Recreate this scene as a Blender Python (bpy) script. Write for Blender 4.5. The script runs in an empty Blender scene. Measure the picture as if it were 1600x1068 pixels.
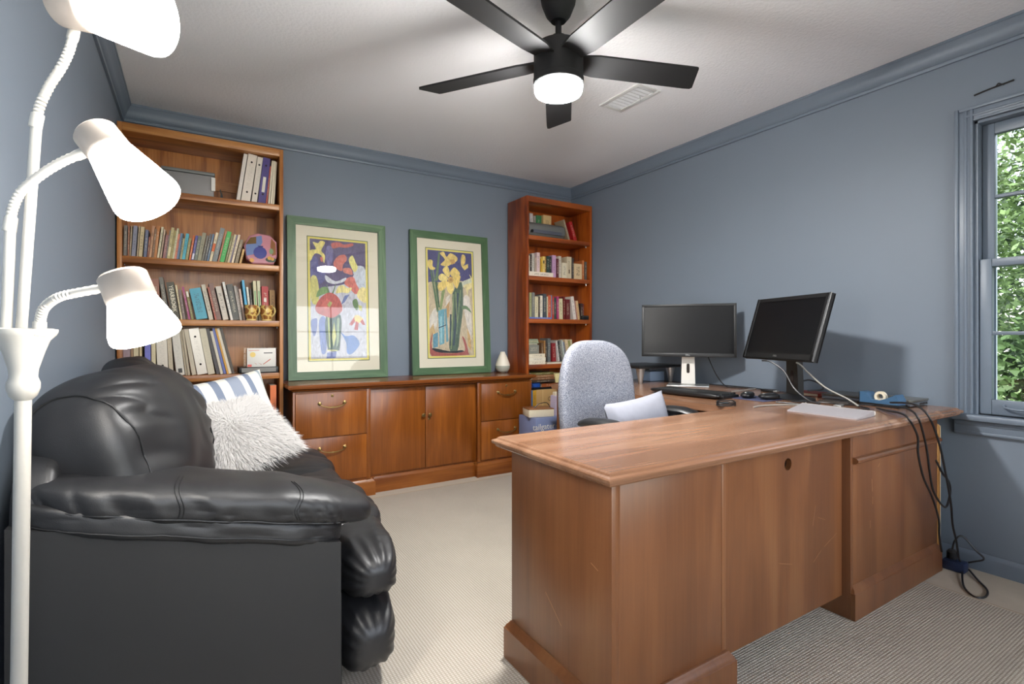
import bpy, bmesh, math, random
from mathutils import Vector, Matrix, noise

# ------------------------------------------------------------ scene, camera, sky, exposure
SC = bpy.context.scene
COL = SC.collection
random.seed(7)
SC.view_settings.view_transform = 'Standard'
SC.view_settings.look = 'None'
SC.view_settings.gamma = 1.0
SC.view_settings.use_curve_mapping = False
SC.view_settings.exposure = 0.66
SC.cycles.diffuse_bounces = 10
SC.cycles.max_bounces = 12
SC.cycles.caustics_reflective = False
SC.cycles.caustics_refractive = False
SC.cycles.sample_clamp_indirect = 6.0

YAW = math.atan(496 / 800.0)
cam_d = bpy.data.cameras.new('camera'); cam_d.sensor_width = 36.0; cam_d.lens = 18.0
cam_d.shift_y = -9 / 1600.0; cam_d.clip_start = 0.02
cam = bpy.data.objects.new('camera', cam_d); COL.objects.link(cam)
cam.location = (0, 0, 1.06); cam.rotation_euler = (math.pi / 2, 0, -YAW)
SC.camera = cam

world = bpy.data.worlds.new('sky'); SC.world = world; world.use_nodes = True
_nt = world.node_tree
_sky = _nt.nodes.new('ShaderNodeTexSky'); _sky.sky_type = 'NISHITA'; _sky.sun_disc = False
_sky.sun_elevation = math.radians(48); _sky.sun_rotation = math.radians(200)
_bg = _nt.nodes['Background']; _bg.inputs[1].default_value = 0.60
_hs = _nt.nodes.new('ShaderNodeHueSaturation'); _hs.inputs['Saturation'].default_value = .45
_nt.links.new(_sky.outputs[0], _hs.inputs['Color']); _nt.links.new(_hs.outputs[0], _bg.inputs[0])

sun_d = bpy.data.lights.new('sun', 'SUN'); sun_d.energy = 7.0; sun_d.angle = math.radians(.6); sun_d.color = (1, .97, .92)
sun = bpy.data.objects.new('sun', sun_d); COL.objects.link(sun)
sun.rotation_euler = Vector((-.60, .36, .72)).to_track_quat('Z', 'Y').to_euler()

LAMP = 42.0      # radiance of the floor lamp's glowing shades
FANL = 340.0     # radiance of the fan's light

# ------------------------------------------------------------ helpers
def lin(c):
    return tuple(((v / 255 / 12.92) if v / 255 <= .04045 else ((v / 255 + .055) / 1.055) ** 2.4) for v in c)

OFF = {}
class G:
    def __init__(s): s.bm = bmesh.new()
    def box(s, x0, x1, y0, y1, z0, z1, bev=0, seg=2, M=None):
        r = bmesh.ops.create_cube(s.bm, size=1.0)
        vs = r['verts']
        for v in vs:
            v.co = Vector(((x0 + x1) / 2 + v.co.x * (x1 - x0), (y0 + y1) / 2 + v.co.y * (y1 - y0), (z0 + z1) / 2 + v.co.z * (z1 - z0)))
            if M is not None: v.co = M @ v.co
        if bev:
            es = list({e for v in vs for e in v.link_edges})
            bmesh.ops.bevel(s.bm, geom=es, offset=bev, segments=seg, profile=.5, affect='EDGES')
        return s
    def rings(s, rings, cap=True, closed=True):
        R = [[s.bm.verts.new(p) for p in r] for r in rings]
        n = len(R[0])
        for a, b in zip(R, R[1:]):
            for i in range(n if closed else n - 1):
                j = (i + 1) % n
                s.bm.faces.new((a[i], a[j], b[j], b[i]))
        if cap:
            s.bm.faces.new(R[0][::-1]); s.bm.faces.new(R[-1])
        return s
    def rectloft(s, prof, x0, x1, y0, y1, flat=''):
        if flat:   # sides named in flat ('l', 'r') stay square
            return s.rings([[(x0 - (0 if 'l' in flat else o), y0 - o, z), (x1 + (0 if 'r' in flat else o), y0 - o, z), (x1 + (0 if 'r' in flat else o), y1 + o, z), (x0 - (0 if 'l' in flat else o), y1 + o, z)] for o, z in prof])
        # prof: list of (outset, z): mitred moulding round a rectangle
        return s.rings([[(x0 - o, y0 - o, z), (x1 + o, y0 - o, z), (x1 + o, y1 + o, z), (x0 - o, y1 + o, z)] for o, z in prof])
    def tube(s, pts, r, seg=8, cap=True):
        pts = [Vector(p) for p in pts]
        rs = r if isinstance(r, (list, tuple)) else [r] * len(pts)
        t0 = (pts[1] - pts[0]).normalized()
        up = Vector((0, 0, 1)) if abs(t0.z) < .9 else Vector((1, 0, 0))
        n = t0.cross(up).normalized()
        rings = []
        for i, p in enumerate(pts):
            t = (pts[min(i + 1, len(pts) - 1)] - pts[max(i - 1, 0)])
            t = t.normalized() if t.length > 1e-9 else t0
            n = (n - t * n.dot(t)).normalized(); b = t.cross(n)
            rings.append([p + (n * math.cos(2 * math.pi * k / seg) + b * math.sin(2 * math.pi * k / seg)) * rs[i] for k in range(seg)])
        return s.rings(rings, cap)
    def lathe(s, prof, M=None, seg=24, cap=True):
        M = M or Matrix()
        return s.rings([[M @ Vector((max(r, 1e-4) * math.cos(2 * math.pi * k / seg), max(r, 1e-4) * math.sin(2 * math.pi * k / seg), z)) for k in range(seg)] for r, z in prof], cap)
    def prism(s, poly, a, b, f):
        # poly 2D list, extruded between a and b; f(u, v, w) -> point
        return s.rings([[f(u, v, a) for u, v in poly], [f(u, v, b) for u, v in poly]])
    def soft(s, c, h, k=4.0, n=14, M=None, fn=None):
        # rounded (superellipsoid) block, centre c, half sizes h
        vm = {}
        def vert(i, j, l):
            key = (i, j, l)
            if key not in vm:
                p = Vector((2 * i / n - 1, 2 * j / n - 1, 2 * l / n - 1))
                p = Vector([math.sin(q * math.pi / 4) / math.sin(math.pi / 4) for q in p])
                m = (abs(p.x) ** k + abs(p.y) ** k + abs(p.z) ** k) ** (1 / k)
                q = p / m
                w = Vector((q.x * h[0], q.y * h[1], q.z * h[2]))
                if fn: w = fn(w, q)
                if M is not None: w = M @ w
                vm[key] = s.bm.verts.new(w + Vector(c))
            return vm[key]
        for ax in range(3):
            for side in (0, n):
                for i in range(n):
                    for j in range(n):
                        def k3(a, b):
                            t = [0, 0, 0]; t[ax] = side; t[(ax + 1) % 3] = a; t[(ax + 2) % 3] = b
                            return vert(*t)
                        q = [k3(i, j), k3(i + 1, j), k3(i + 1, j + 1), k3(i, j + 1)]
                        if side == 0: q.reverse()
                        s.bm.faces.new(q)
        return s
    def move(s, M):
        bmesh.ops.transform(s.bm, matrix=M, verts=s.bm.verts); return s

def setp(o, label=None, cat=None, group=None, kind=None):
    if label: o['label'] = label
    if cat: o['category'] = cat
    if group: o['group'] = group
    if kind: o['kind'] = kind
    return o

def thing(name, label, cat, loc=(0, 0, 0), rot=(0, 0, 0), group=None):
    o = bpy.data.objects.new(name, None); COL.objects.link(o)
    o.empty_display_size = .05
    o.location = loc; o.rotation_euler = rot
    OFF[o] = Vector(loc)
    return setp(o, label, cat, group)

def part(name, g, mat, parent=None, local=False, smooth=True, angle=35, label=None, kind=None):
    bm = g.bm if isinstance(g, G) else g
    if parent is not None and not local:
        bmesh.ops.translate(bm, verts=bm.verts, vec=-OFF[parent])
    bmesh.ops.recalc_face_normals(bm, faces=bm.faces)
    me = bpy.data.meshes.new(name); bm.to_mesh(me); bm.free()
    mats = mat if isinstance(mat, (list, tuple)) else [mat]
    for m in mats: me.materials.append(m)
    if smooth and len(me.polygons):
        me.polygons.foreach_set('use_smooth', [True] * len(me.polygons))
        me.set_sharp_from_angle(angle=math.radians(angle))
    o = bpy.data.objects.new(name, me); COL.objects.link(o)
    if parent is not None:
        o.parent = parent; OFF[o] = OFF[parent]
    else: OFF[o] = Vector((0, 0, 0))
    if label: o['label'] = label
    if kind: o['kind'] = kind
    return o

def single(name, g, mat, label, cat, base=None, group=None, **kw):
    # a thing that is one mesh, with its origin at its base
    bm = g.bm
    lo = Vector([min(v.co[i] for v in bm.verts) for i in range(3)]); hi = Vector([max(v.co[i] for v in bm.verts) for i in range(3)])
    b = Vector(base) if base else Vector(((lo.x + hi.x) / 2, (lo.y + hi.y) / 2, lo.z))
    bmesh.ops.translate(bm, verts=bm.verts, vec=-b)
    o = part(name, g, mat, **kw); o.location = b; OFF[o] = b
    return setp(o, label, cat, group)

def struct(name, g, mat, **kw):
    o = part(name, g, mat, **kw); o['kind'] = 'structure'; return o

def smooth_path(pts, sub=6):
    pts = [Vector(p) for p in pts]; out = []
    for i in range(len(pts) - 1):
        p0 = pts[max(i - 1, 0)]; p1 = pts[i]; p2 = pts[i + 1]; p3 = pts[min(i + 2, len(pts) - 1)]
        for k in range(sub):
            t = k / sub
            out.append(.5 * ((2 * p1) + (p2 - p0) * t + (2 * p0 - 5 * p1 + 4 * p2 - p3) * t * t + (3 * p1 - p0 - 3 * p2 + p3) * t ** 3))
    out.append(pts[-1]); return out

def text_bm(body, size, extrude=.0006):
    cu = bpy.data.curves.new('t', 'FONT'); cu.body = body; cu.size = size; cu.extrude = extrude
    cu.align_x = 'CENTER'; cu.align_y = 'CENTER'; cu.resolution_u = 2
    o = bpy.data.objects.new('t', cu); COL.objects.link(o)
    dg = bpy.context.evaluated_depsgraph_get()
    me = bpy.data.meshes.new_from_object(o.evaluated_get(dg))
    bm = bmesh.new(); bm.from_mesh(me)
    bpy.data.objects.remove(o); bpy.data.curves.remove(cu); bpy.data.meshes.remove(me)
    g = G(); g.bm.free(); g.bm = bm
    return g

# ------------------------------------------------------------ materials
def _new(name):
    m = bpy.data.materials.new(name); m.use_nodes = True
    nt = m.node_tree; return m, nt, nt.nodes['Principled BSDF'], nt.nodes.new, nt.links.new

def mat(name, rgb, rough=.5, metal=0.0, var=0.0, vscale=8, bump=0.0, bscale=150, coat=0.0, spec=.5, bdist=.002):
    m, nt, b, N, L = _new(name)
    c = lin(rgb)
    b.inputs['Base Color'].default_value = (*c, 1); b.inputs['Roughness'].default_value = rough
    b.inputs['Metallic'].default_value = metal; b.inputs['Coat Weight'].default_value = coat
    b.inputs['Specular IOR Level'].default_value = spec
    tc = N('ShaderNodeTexCoord')
    if var:
        n = N('ShaderNodeTexNoise'); n.inputs['Scale'].default_value = vscale; n.inputs['Detail'].default_value = 4
        L(tc.outputs['Object'], n.inputs['Vector'])
        r = N('ShaderNodeMix'); r.data_type = 'RGBA'
        r.inputs[6].default_value = (*[x * (1 - var) for x in c], 1); r.inputs[7].default_value = (*[min(1, x * (1 + var)) for x in c], 1)
        L(n.outputs['Fac'], r.inputs[0]); L(r.outputs[2], b.inputs['Base Color'])
    if bump:
        n = N('ShaderNodeTexNoise'); n.inputs['Scale'].default_value = bscale; n.inputs['Detail'].default_value = 3
        L(tc.outputs['Object'], n.inputs['Vector'])
        bp = N('ShaderNodeBump'); bp.inputs['Strength'].default_value = bump; bp.inputs['Distance'].default_value = bdist
        L(n.outputs['Fac'], bp.inputs['Height']); L(bp.outputs[0], b.inputs['Normal'])
    return m

def wood(name, dark, midc, light, axis='z', scale=1.0, rough=.32, fig=1.0, pores=.5, coat=.15):
    m, nt, b, N, L = _new(name)
    tc = N('ShaderNodeTexCoord'); oi = N('ShaderNodeObjectInfo')
    mul = N('ShaderNodeVectorMath'); mul.operation = 'SCALE'; mul.inputs['Scale'].default_value = 7.3
    cb = N('ShaderNodeCombineXYZ')
    for i in range(3): L(oi.outputs['Random'], cb.inputs[i])
    L(cb.outputs[0], mul.inputs[0])
    add = N('ShaderNodeVectorMath'); L(tc.outputs['Object'], add.inputs[0]); L(mul.outputs[0], add.inputs[1])
    def mapped(along, across):
        mp = N('ShaderNodeMapping')
        mp.inputs['Scale'].default_value = [along if 'xyz'[i] == axis else across for i in range(3)]
        L(add.outputs[0], mp.inputs['Vector']); return mp
    big = N('ShaderNodeTexNoise'); big.inputs['Scale'].default_value = 1.0; big.inputs['Detail'].default_value = 5; big.inputs['Distortion'].default_value = .8
    L(mapped(1.1 * scale, 9 * scale).outputs[0], big.inputs['Vector'])
    wv = N('ShaderNodeMath'); wv.operation = 'MULTIPLY'; wv.inputs[1].default_value = 14 * fig
    L(big.outputs['Fac'], wv.inputs[0])
    sn = N('ShaderNodeMath'); sn.operation = 'SINE'; L(wv.outputs[0], sn.inputs[0])
    sc = N('ShaderNodeMath'); sc.operation = 'MULTIPLY_ADD'; sc.inputs[1].default_value = .22; sc.inputs[2].default_value = .5
    L(sn.outputs[0], sc.inputs[0])
    fine = N('ShaderNodeTexNoise'); fine.inputs['Scale'].default_value = 1.0; fine.inputs['Detail'].default_value = 4
    L(mapped(5 * scale, 160 * scale).outputs[0], fine.inputs['Vector'])
    fm = N('ShaderNodeMath'); fm.operation = 'MULTIPLY_ADD'; fm.inputs[1].default_value = pores; fm.inputs[2].default_value = -.5 * pores
    L(fine.outputs['Fac'], fm.inputs[0])
    sm = N('ShaderNodeMath'); L(sc.outputs[0], sm.inputs[0]); L(fm.outputs[0], sm.inputs[1])
    rp = N('ShaderNodeValToRGB'); e = rp.color_ramp.elements
    e[0].position = .2; e[0].color = (*lin(dark), 1); e[1].position = .8; e[1].color = (*lin(light), 1)
    k = e.new(.5); k.color = (*lin(midc), 1)
    L(sm.outputs[0], rp.inputs[0]); L(rp.outputs[0], b.inputs['Base Color'])
    b.inputs['Roughness'].default_value = rough; b.inputs['Coat Weight'].default_value = coat; b.inputs['Coat Roughness'].default_value = .25
    bp = N('ShaderNodeBump'); bp.inputs['Strength'].default_value = .12; bp.inputs['Distance'].default_value = .001
    L(fine.outputs['Fac'], bp.inputs['Height']); L(bp.outputs[0], b.inputs['Normal'])
    return m

def glow(name, rgb, strength):
    m, nt, b, N, L = _new(name)
    b.inputs['Base Color'].default_value = (.9, .9, .88, 1); b.inputs['Roughness'].default_value = .35
    b.inputs['Emission Color'].default_value = (*rgb, 1); b.inputs['Emission Strength'].default_value = strength
    return m

def glassy(name, tint=(1, 1, 1), ior=1.45, rough=0.0, gain=1.0):
    m = bpy.data.materials.new(name); m.use_nodes = True; nt = m.node_tree; nt.nodes.clear()
    N = nt.nodes.new; L = nt.links.new
    o = N('ShaderNodeOutputMaterial'); t = N('ShaderNodeBsdfTransparent'); t.inputs[0].default_value = (*tint, 1)
    gl = N('ShaderNodeBsdfGlossy'); gl.inputs['Roughness'].default_value = rough
    f = N('ShaderNodeFresnel'); f.inputs[0].default_value = ior
    mx = N('ShaderNodeMixShader'); L(f.outputs[0], mx.inputs[0]); L(t.outputs[0], mx.inputs[1]); L(gl.outputs[0], mx.inputs[2]); L(mx.outputs[0], o.inputs[0])
    return m

def leather(name, rgb, rough=.34):
    m, nt, b, N, L = _new(name)
    b.inputs['Base Color'].default_value = (*lin(rgb), 1); b.inputs['Roughness'].default_value = rough
    b.inputs['Specular IOR Level'].default_value = .55
    tc = N('ShaderNodeTexCoord')
    mp = N('ShaderNodeMapping'); mp.inputs['Scale'].default_value = (1, 1, 1); L(tc.outputs['Object'], mp.inputs[0])
    n1 = N('ShaderNodeTexNoise'); n1.noise_type = 'RIDGED_MULTIFRACTAL'; n1.inputs['Scale'].default_value = 5; n1.inputs['Detail'].default_value = 2.5; n1.inputs['Distortion'].default_value = .8
    n2 = N('ShaderNodeTexVoronoi'); n2.inputs['Scale'].default_value = 420
    L(mp.outputs[0], n1.inputs[0]); L(mp.outputs[0], n2.inputs[0])
    b1 = N('ShaderNodeBump'); b1.inputs['Strength'].default_value = .28; b1.inputs['Distance'].default_value = .010; b1.invert = True
    b2 = N('ShaderNodeBump'); b2.inputs['Strength'].default_value = .10; b2.inputs['Distance'].default_value = .001
    L(n1.outputs['Fac'], b1.inputs['Height']); L(n2.outputs['Distance'], b2.inputs['Height'])
    L(b1.outputs[0], b2.inputs['Normal']); L(b2.outputs[0], b.inputs['Normal'])
    return m

def weave(name, c1, c2, px, py, strength=.5, var=.12):
    # woven carpet: crossing ribs give the relief
    m, nt, b, N, L = _new(name)
    tc = N('ShaderNodeTexCoord'); ws = []
    for d, p in (('X', px), ('Y', py)):
        w = N('ShaderNodeTexWave'); w.wave_type = 'BANDS'; w.bands_direction = d; w.inputs['Scale'].default_value = .31416 / p
        w.inputs['Distortion'].default_value = .6; w.inputs['Detail'].default_value = 1; w.inputs['Detail Scale'].default_value = 4
        L(tc.outputs['Object'], w.inputs[0]); ws.append(w)
    mn = N('ShaderNodeMath'); mn.operation = 'MULTIPLY'; L(ws[0].outputs['Fac'], mn.inputs[0]); L(ws[1].outputs['Fac'], mn.inputs[1])
    pw = N('ShaderNodeMath'); pw.operation = 'POWER'; pw.inputs[1].default_value = .5; L(mn.outputs[0], pw.inputs[0])
    n = N('ShaderNodeTexNoise'); n.inputs['Scale'].default_value = 2.2; n.inputs['Detail'].default_value = 6; L(tc.outputs['Object'], n.inputs[0])
    mx = N('ShaderNodeMix'); mx.data_type = 'RGBA'; mx.inputs[6].default_value = (*lin(c1), 1); mx.inputs[7].default_value = (*lin(c2), 1)
    L(pw.outputs[0], mx.inputs[0])
    hv = N('ShaderNodeHueSaturation'); L(mx.outputs[2], hv.inputs['Color'])
    ml = N('ShaderNodeMath'); ml.operation = 'MULTIPLY_ADD'; ml.inputs[1].default_value = 2 * var; ml.inputs[2].default_value = 1 - var
    L(n.outputs['Fac'], ml.inputs[0]); L(ml.outputs[0], hv.inputs['Value'])
    L(hv.outputs[0], b.inputs['Base Color']); b.inputs['Roughness'].default_value = .95; b.inputs['Specular IOR Level'].default_value = .1
    bp = N('ShaderNodeBump'); bp.inputs['Strength'].default_value = strength; bp.inputs['Distance'].default_value = .004
    L(pw.outputs[0], bp.inputs['Height']); L(bp.outputs[0], b.inputs['Normal'])
    return m

def attr_mat(name, rough=.6):
    m, nt, b, N, L = _new(name)
    a = N('ShaderNodeVertexColor'); a.layer_name = 'Col'
    tc = N('ShaderNodeTexCoord'); mp = N('ShaderNodeMapping'); mp.inputs['Scale'].default_value = (60, 60, 22); mp.inputs['Rotation'].default_value = (0, .5, 0); L(tc.outputs['Object'], mp.inputs[0])
    n = N('ShaderNodeTexNoise'); n.inputs['Scale'].default_value = 1.0; n.inputs['Detail'].default_value = 4; n.inputs['Distortion'].default_value = 1.2; L(mp.outputs[0], n.inputs[0])
    hv = N('ShaderNodeHueSaturation'); hv.inputs['Saturation'].default_value = .85
    k = N('ShaderNodeMath'); k.operation = 'MULTIPLY_ADD'; k.inputs[1].default_value = 1.1; k.inputs[2].default_value = .45; L(n.outputs['Fac'], k.inputs[0])
    L(a.outputs[0], hv.inputs['Color']); L(k.outputs[0], hv.inputs['Value'])
    L(hv.outputs[0], b.inputs['Base Color']); b.inputs['Roughness'].default_value = rough
    return m

def book_mat(name, rough=.45):
    # cover colour is the object's colour; its title marks use the object's "ink"
    m, nt, b, N, L = _new(name)
    oi = N('ShaderNodeObjectInfo'); at = N('ShaderNodeAttribute'); at.attribute_type = 'OBJECT'; at.attribute_name = 'ink'
    tc = N('ShaderNodeTexCoord'); sp = N('ShaderNodeSeparateXYZ'); L(tc.outputs['Generated'], sp.inputs[0])
    def rng(sock, a, c):
        g1 = N('ShaderNodeMath'); g1.operation = 'GREATER_THAN'; g1.inputs[1].default_value = a; L(sock, g1.inputs[0])
        g2 = N('ShaderNodeMath'); g2.operation = 'LESS_THAN'; g2.inputs[1].default_value = c; L(sock, g2.inputs[0])
        k = N('ShaderNodeMath'); k.operation = 'MULTIPLY'; L(g1.outputs[0], k.inputs[0]); L(g2.outputs[0], k.inputs[1]); return k.outputs[0]
    def mul(a, c):
        k = N('ShaderNodeMath'); k.operation = 'MULTIPLY'; L(a, k.inputs[0]); L(c, k.inputs[1]); return k.outputs[0]
    mp = N('ShaderNodeMapping'); mp.inputs['Scale'].default_value = (90, 1, 210); L(tc.outputs['Object'], mp.inputs[0])
    ad = N('ShaderNodeVectorMath'); L(mp.outputs[0], ad.inputs[0])
    cb = N('ShaderNodeCombineXYZ')
    rs = N('ShaderNodeMath'); rs.operation = 'MULTIPLY'; rs.inputs[1].default_value = 91.0; L(oi.outputs['Random'], rs.inputs[0])
    for i in range(3): L(rs.outputs[0], cb.inputs[i])
    L(cb.outputs[0], ad.inputs[1])
    n = N('ShaderNodeTexNoise'); n.inputs['Scale'].default_value = 1.0; n.inputs['Detail'].default_value = 1; L(ad.outputs[0], n.inputs[0])
    th = N('ShaderNodeMath'); th.operation = 'GREATER_THAN'; th.inputs[1].default_value = .52; L(n.outputs['Fac'], th.inputs[0])
    marks = mul(mul(th.outputs[0], rng(sp.outputs[0], .28, .72)), mul(rng(sp.outputs[2], .22, .82), rng(sp.outputs[1], -1, .05)))
    f = N('ShaderNodeMath'); f.operation = 'MULTIPLY'; f.inputs[1].default_value = .5; L(marks, f.inputs[0])
    mx = N('ShaderNodeMix'); mx.data_type = 'RGBA'; L(f.outputs[0], mx.inputs[0]); L(oi.outputs['Color'], mx.inputs[6]); L(at.outputs['Color'], mx.inputs[7])
    L(mx.outputs[2], b.inputs['Base Color']); b.inputs['Roughness'].default_value = rough
    return m

MT = {}
MT['wall'] = mat('blue_wall_paint', (119, 130, 143), .55, var=.03, vscale=3, bump=.06, bscale=90)
MT['trim'] = mat('blue_trim_paint', (115, 127, 141), .38, var=.03, vscale=6, bump=.05, bscale=60)
MT['ceil'] = mat('white_textured_ceiling', (242, 242, 244), .9, bump=.45, bscale=70, bdist=.006)
MT['carpet'] = mat('beige_carpet', (188, 178, 162), .95, var=.1, vscale=14, bump=.4, bscale=400, spec=.1)
MT['rug'] = weave('woven_wool_rug', (160, 151, 137), (203, 196, 184), .011, .009)
MT['oak_l'] = wood('golden_oak', (119, 68, 32), (158, 98, 46), (184, 123, 66), 'z', 1.0, .35, 1.0, .7)
MT['oak_lx'] = wood('golden_oak_shelf', (122, 73, 35), (163, 102, 50), (188, 131, 71), 'x', 1.0, .35, 1.0, .7)
MT['oak_r'] = wood('red_oak', (99, 40, 10), (148, 67, 19), (174, 90, 30), 'z', 1.0, .33, 1.0, .7)
MT['oak_rx'] = wood('red_oak_shelf', (99, 41, 11), (146, 69, 23), (170, 87, 30), 'x', 1.0, .33, 1.0, .7)
MT['cred'] = wood('walnut_veneer', (120, 64, 18), (151, 85, 29), (176, 108, 40), 'z', .8, .3, .7, .4)
MT['credx'] = wood('walnut_edge', (112, 57, 19), (140, 80, 31), (161, 99, 42), 'x', .8, .26, .6, .4)
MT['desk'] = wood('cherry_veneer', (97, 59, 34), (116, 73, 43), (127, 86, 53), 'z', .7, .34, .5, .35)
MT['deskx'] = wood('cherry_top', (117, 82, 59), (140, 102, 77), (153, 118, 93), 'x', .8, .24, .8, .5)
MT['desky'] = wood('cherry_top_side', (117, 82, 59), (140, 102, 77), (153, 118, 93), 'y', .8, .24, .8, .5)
MT['pine'] = wood('pale_pine', (176, 122, 62), (202, 148, 84), (216, 168, 104), 'z', 1, .5)
MT['dark'] = mat('dark_recess', (30, 18, 12), .8)
MT['black'] = mat('black_plastic', (24, 24, 25), .38, bump=.05, bscale=900)
MT['fan'] = mat('black_fan_metal', (32, 32, 33), .62, var=.06, vscale=12, spec=.3)
MT['screen'] = mat('black_screen', (14, 14, 16), .28, spec=.4)
MT['grey_p'] = mat('grey_plastic', (112, 114, 112), .45)
MT['silver'] = mat('silver_metal', (196, 196, 194), .32, .85)
MT['whitep'] = mat('white_plastic', (226, 222, 214), .4)
MT['brass'] = mat('aged_brass', (150, 124, 78), .34, .9, var=.2, vscale=40)
MT['chrome'] = mat('chrome', (215, 215, 215), .12, 1.0)
MT['lampw'] = mat('white_lamp_enamel', (180, 177, 170), .35)
MT['lampc'] = mat('taupe_lamp_cap', (150, 141, 133), .45)
MT['shade'] = glow('lit_lamp_shade', (1.0, .95, .88), LAMP)
MT['fanlight'] = glow('lit_fan_lens', (1.0, .985, .96), FANL)
MT['leather'] = leather('black_leather', (33, 33, 35), .46)
MT['vinyl'] = mat('black_vinyl', (32, 32, 33), .55, bump=.08, bscale=500)
MT['stitch'] = mat('grey_stitching', (96, 96, 98), .7)
MT['page'] = mat('paper_pages', (226, 214, 188), .9, var=.06, vscale=120)
MT['book'] = book_mat('book_cover')
MT['gloss'] = book_mat('glossy_binder_cover', .18)
MT['green'] = wood('green_stained_wood', (62, 94, 62), (86, 118, 82), (110, 140, 100), 'z', 1.4, .45, .6, .5)
MT['greenx'] = wood('green_stained_wood_rail', (62, 94, 62), (86, 118, 82), (110, 140, 100), 'x', 1.4, .45, .6, .5)
MT['matb'] = mat('cream_mat_board', (238, 230, 208), .9)
MT['line'] = mat('dark_green_fillet', (74, 96, 70), .7)
MT['yellow'] = mat('yellow_mat_board', (238, 224, 128), .9)
MT['print'] = attr_mat('art_print')
MT['picglass'] = glassy('picture_glass', ior=1.38)
MT['pane'] = glassy('window_glass')
MT['acrylic'] = glassy('clear_acrylic', (.95, .97, .97))
MT['jamb'] = mat('white_window_exterior', (210, 220, 230), .5)
MT['card'] = mat('brown_cardboard', (196, 156, 100), .85, var=.06, vscale=20)
MT['cable'] = mat('black_cable', (26, 26, 28), .4)
MT['gcable'] = mat('grey_cable', (150, 148, 140), .5)

# ------------------------------------------------------------ the room shell
XL, XR, YF, YB, ZC = -.37, 3.03, -.62, 3.82, 2.44
T = .12
WY0, WY1, WZ0, WZ1 = .02, .875, .705, 2.04        # window opening in the right wall
struct('floor', G().box(XL - T, XR + T, YF - T, YB + T, -.12, 0), MT['carpet'], smooth=False)
struct('ceiling', G().box(XL - T, XR + T, YF - T, YB + T, ZC, ZC + .1), MT['ceil'], smooth=False)
struct('wall_back', G().box(XL - T, XR + T, YB, YB + T, 0, ZC), MT['wall'], smooth=False)
struct('wall_left', G().box(XL - T, XL, YF, YB, 0, ZC), MT['wall'], smooth=False)
g = G()
g.box(XR, XR + T, WY1, YB, 0, ZC).box(XR, XR + T, YF, WY0, 0, ZC).box(XR, XR + T, WY0, WY1, 0, WZ0).box(XR, XR + T, WY0, WY1, WZ1, ZC)
struct('wall_right', g, MT['wall'], smooth=False)
# wall behind the camera, with an unseen window added for fill daylight
FX0, FX1, FZ0, FZ1 = -.15, 2.80, .35, 2.10
g = G()
g.box(XL, FX0, YF - T, YF, 0, ZC).box(FX1, XR, YF - T, YF, 0, ZC).box(FX0, FX1, YF - T, YF, 0, FZ0).box(FX0, FX1, YF - T, YF, FZ1, ZC)
struct('wall_front', g, MT['wall'], smooth=False)

CROWN = [(.0, -.098), (.012, -.098), (.014, -.086), (.010, -.080), (.016, -.074), (.022, -.066), (.027, -.050), (.036, -.032), (.046, -.018), (.048, -.014), (.052, -.012), (.052, 0.0), (0, 0)]
def crown(name, a, b, inn):
    # a, b: wall corners; inn: unit vector into the room; both ends mitred
    a = Vector(a); b = Vector(b); t = (b - a).normalized(); inn = Vector(inn)
    g = G()
    g.rings([[a + t * o + inn * o + Vector((0, 0, ZC + z)) for o, z in CROWN], [b - t * o + inn * o + Vector((0, 0, ZC + z)) for o, z in CROWN]])
    return struct(name, g, MT['trim'], angle=25)
crown('trim_1', (XL, YB, 0), (XR, YB, 0), (0, -1, 0))
crown('trim_2', (XR, YB, 0), (XR, YF, 0), (-1, 0, 0))
crown('trim_3', (XL, YF, 0), (XL, YB, 0), (1, 0, 0))
crown('trim_4', (XR, YF, 0), (XL, YF, 0), (0, 1, 0))
BB = [(0, 0), (.014, 0), (.014, .058), (.010, .070), (.004, .078), (0, .078)]
def base(name, a, b, inn):
    a = Vector(a); b = Vector(b); t = (b - a).normalized(); inn = Vector(inn)
    return struct(name, G().rings([[a + t * o + inn * o + Vector((0, 0, z)) for o, z in BB], [b - t * o + inn * o + Vector((0, 0, z)) for o, z in BB]]), MT['trim'])
base('baseboard_back', (XL, YB, 0), (XR, YB, 0), (0, -1, 0))
base('baseboard_right', (XR, YB, 0), (XR, YF, 0), (-1, 0, 0))
base('baseboard_left', (XL, YF, 0), (XL, YB, 0), (1, 0, 0))
base('baseboard_front', (XR, YF, 0), (XL, YF, 0), (0, 1, 0))

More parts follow.
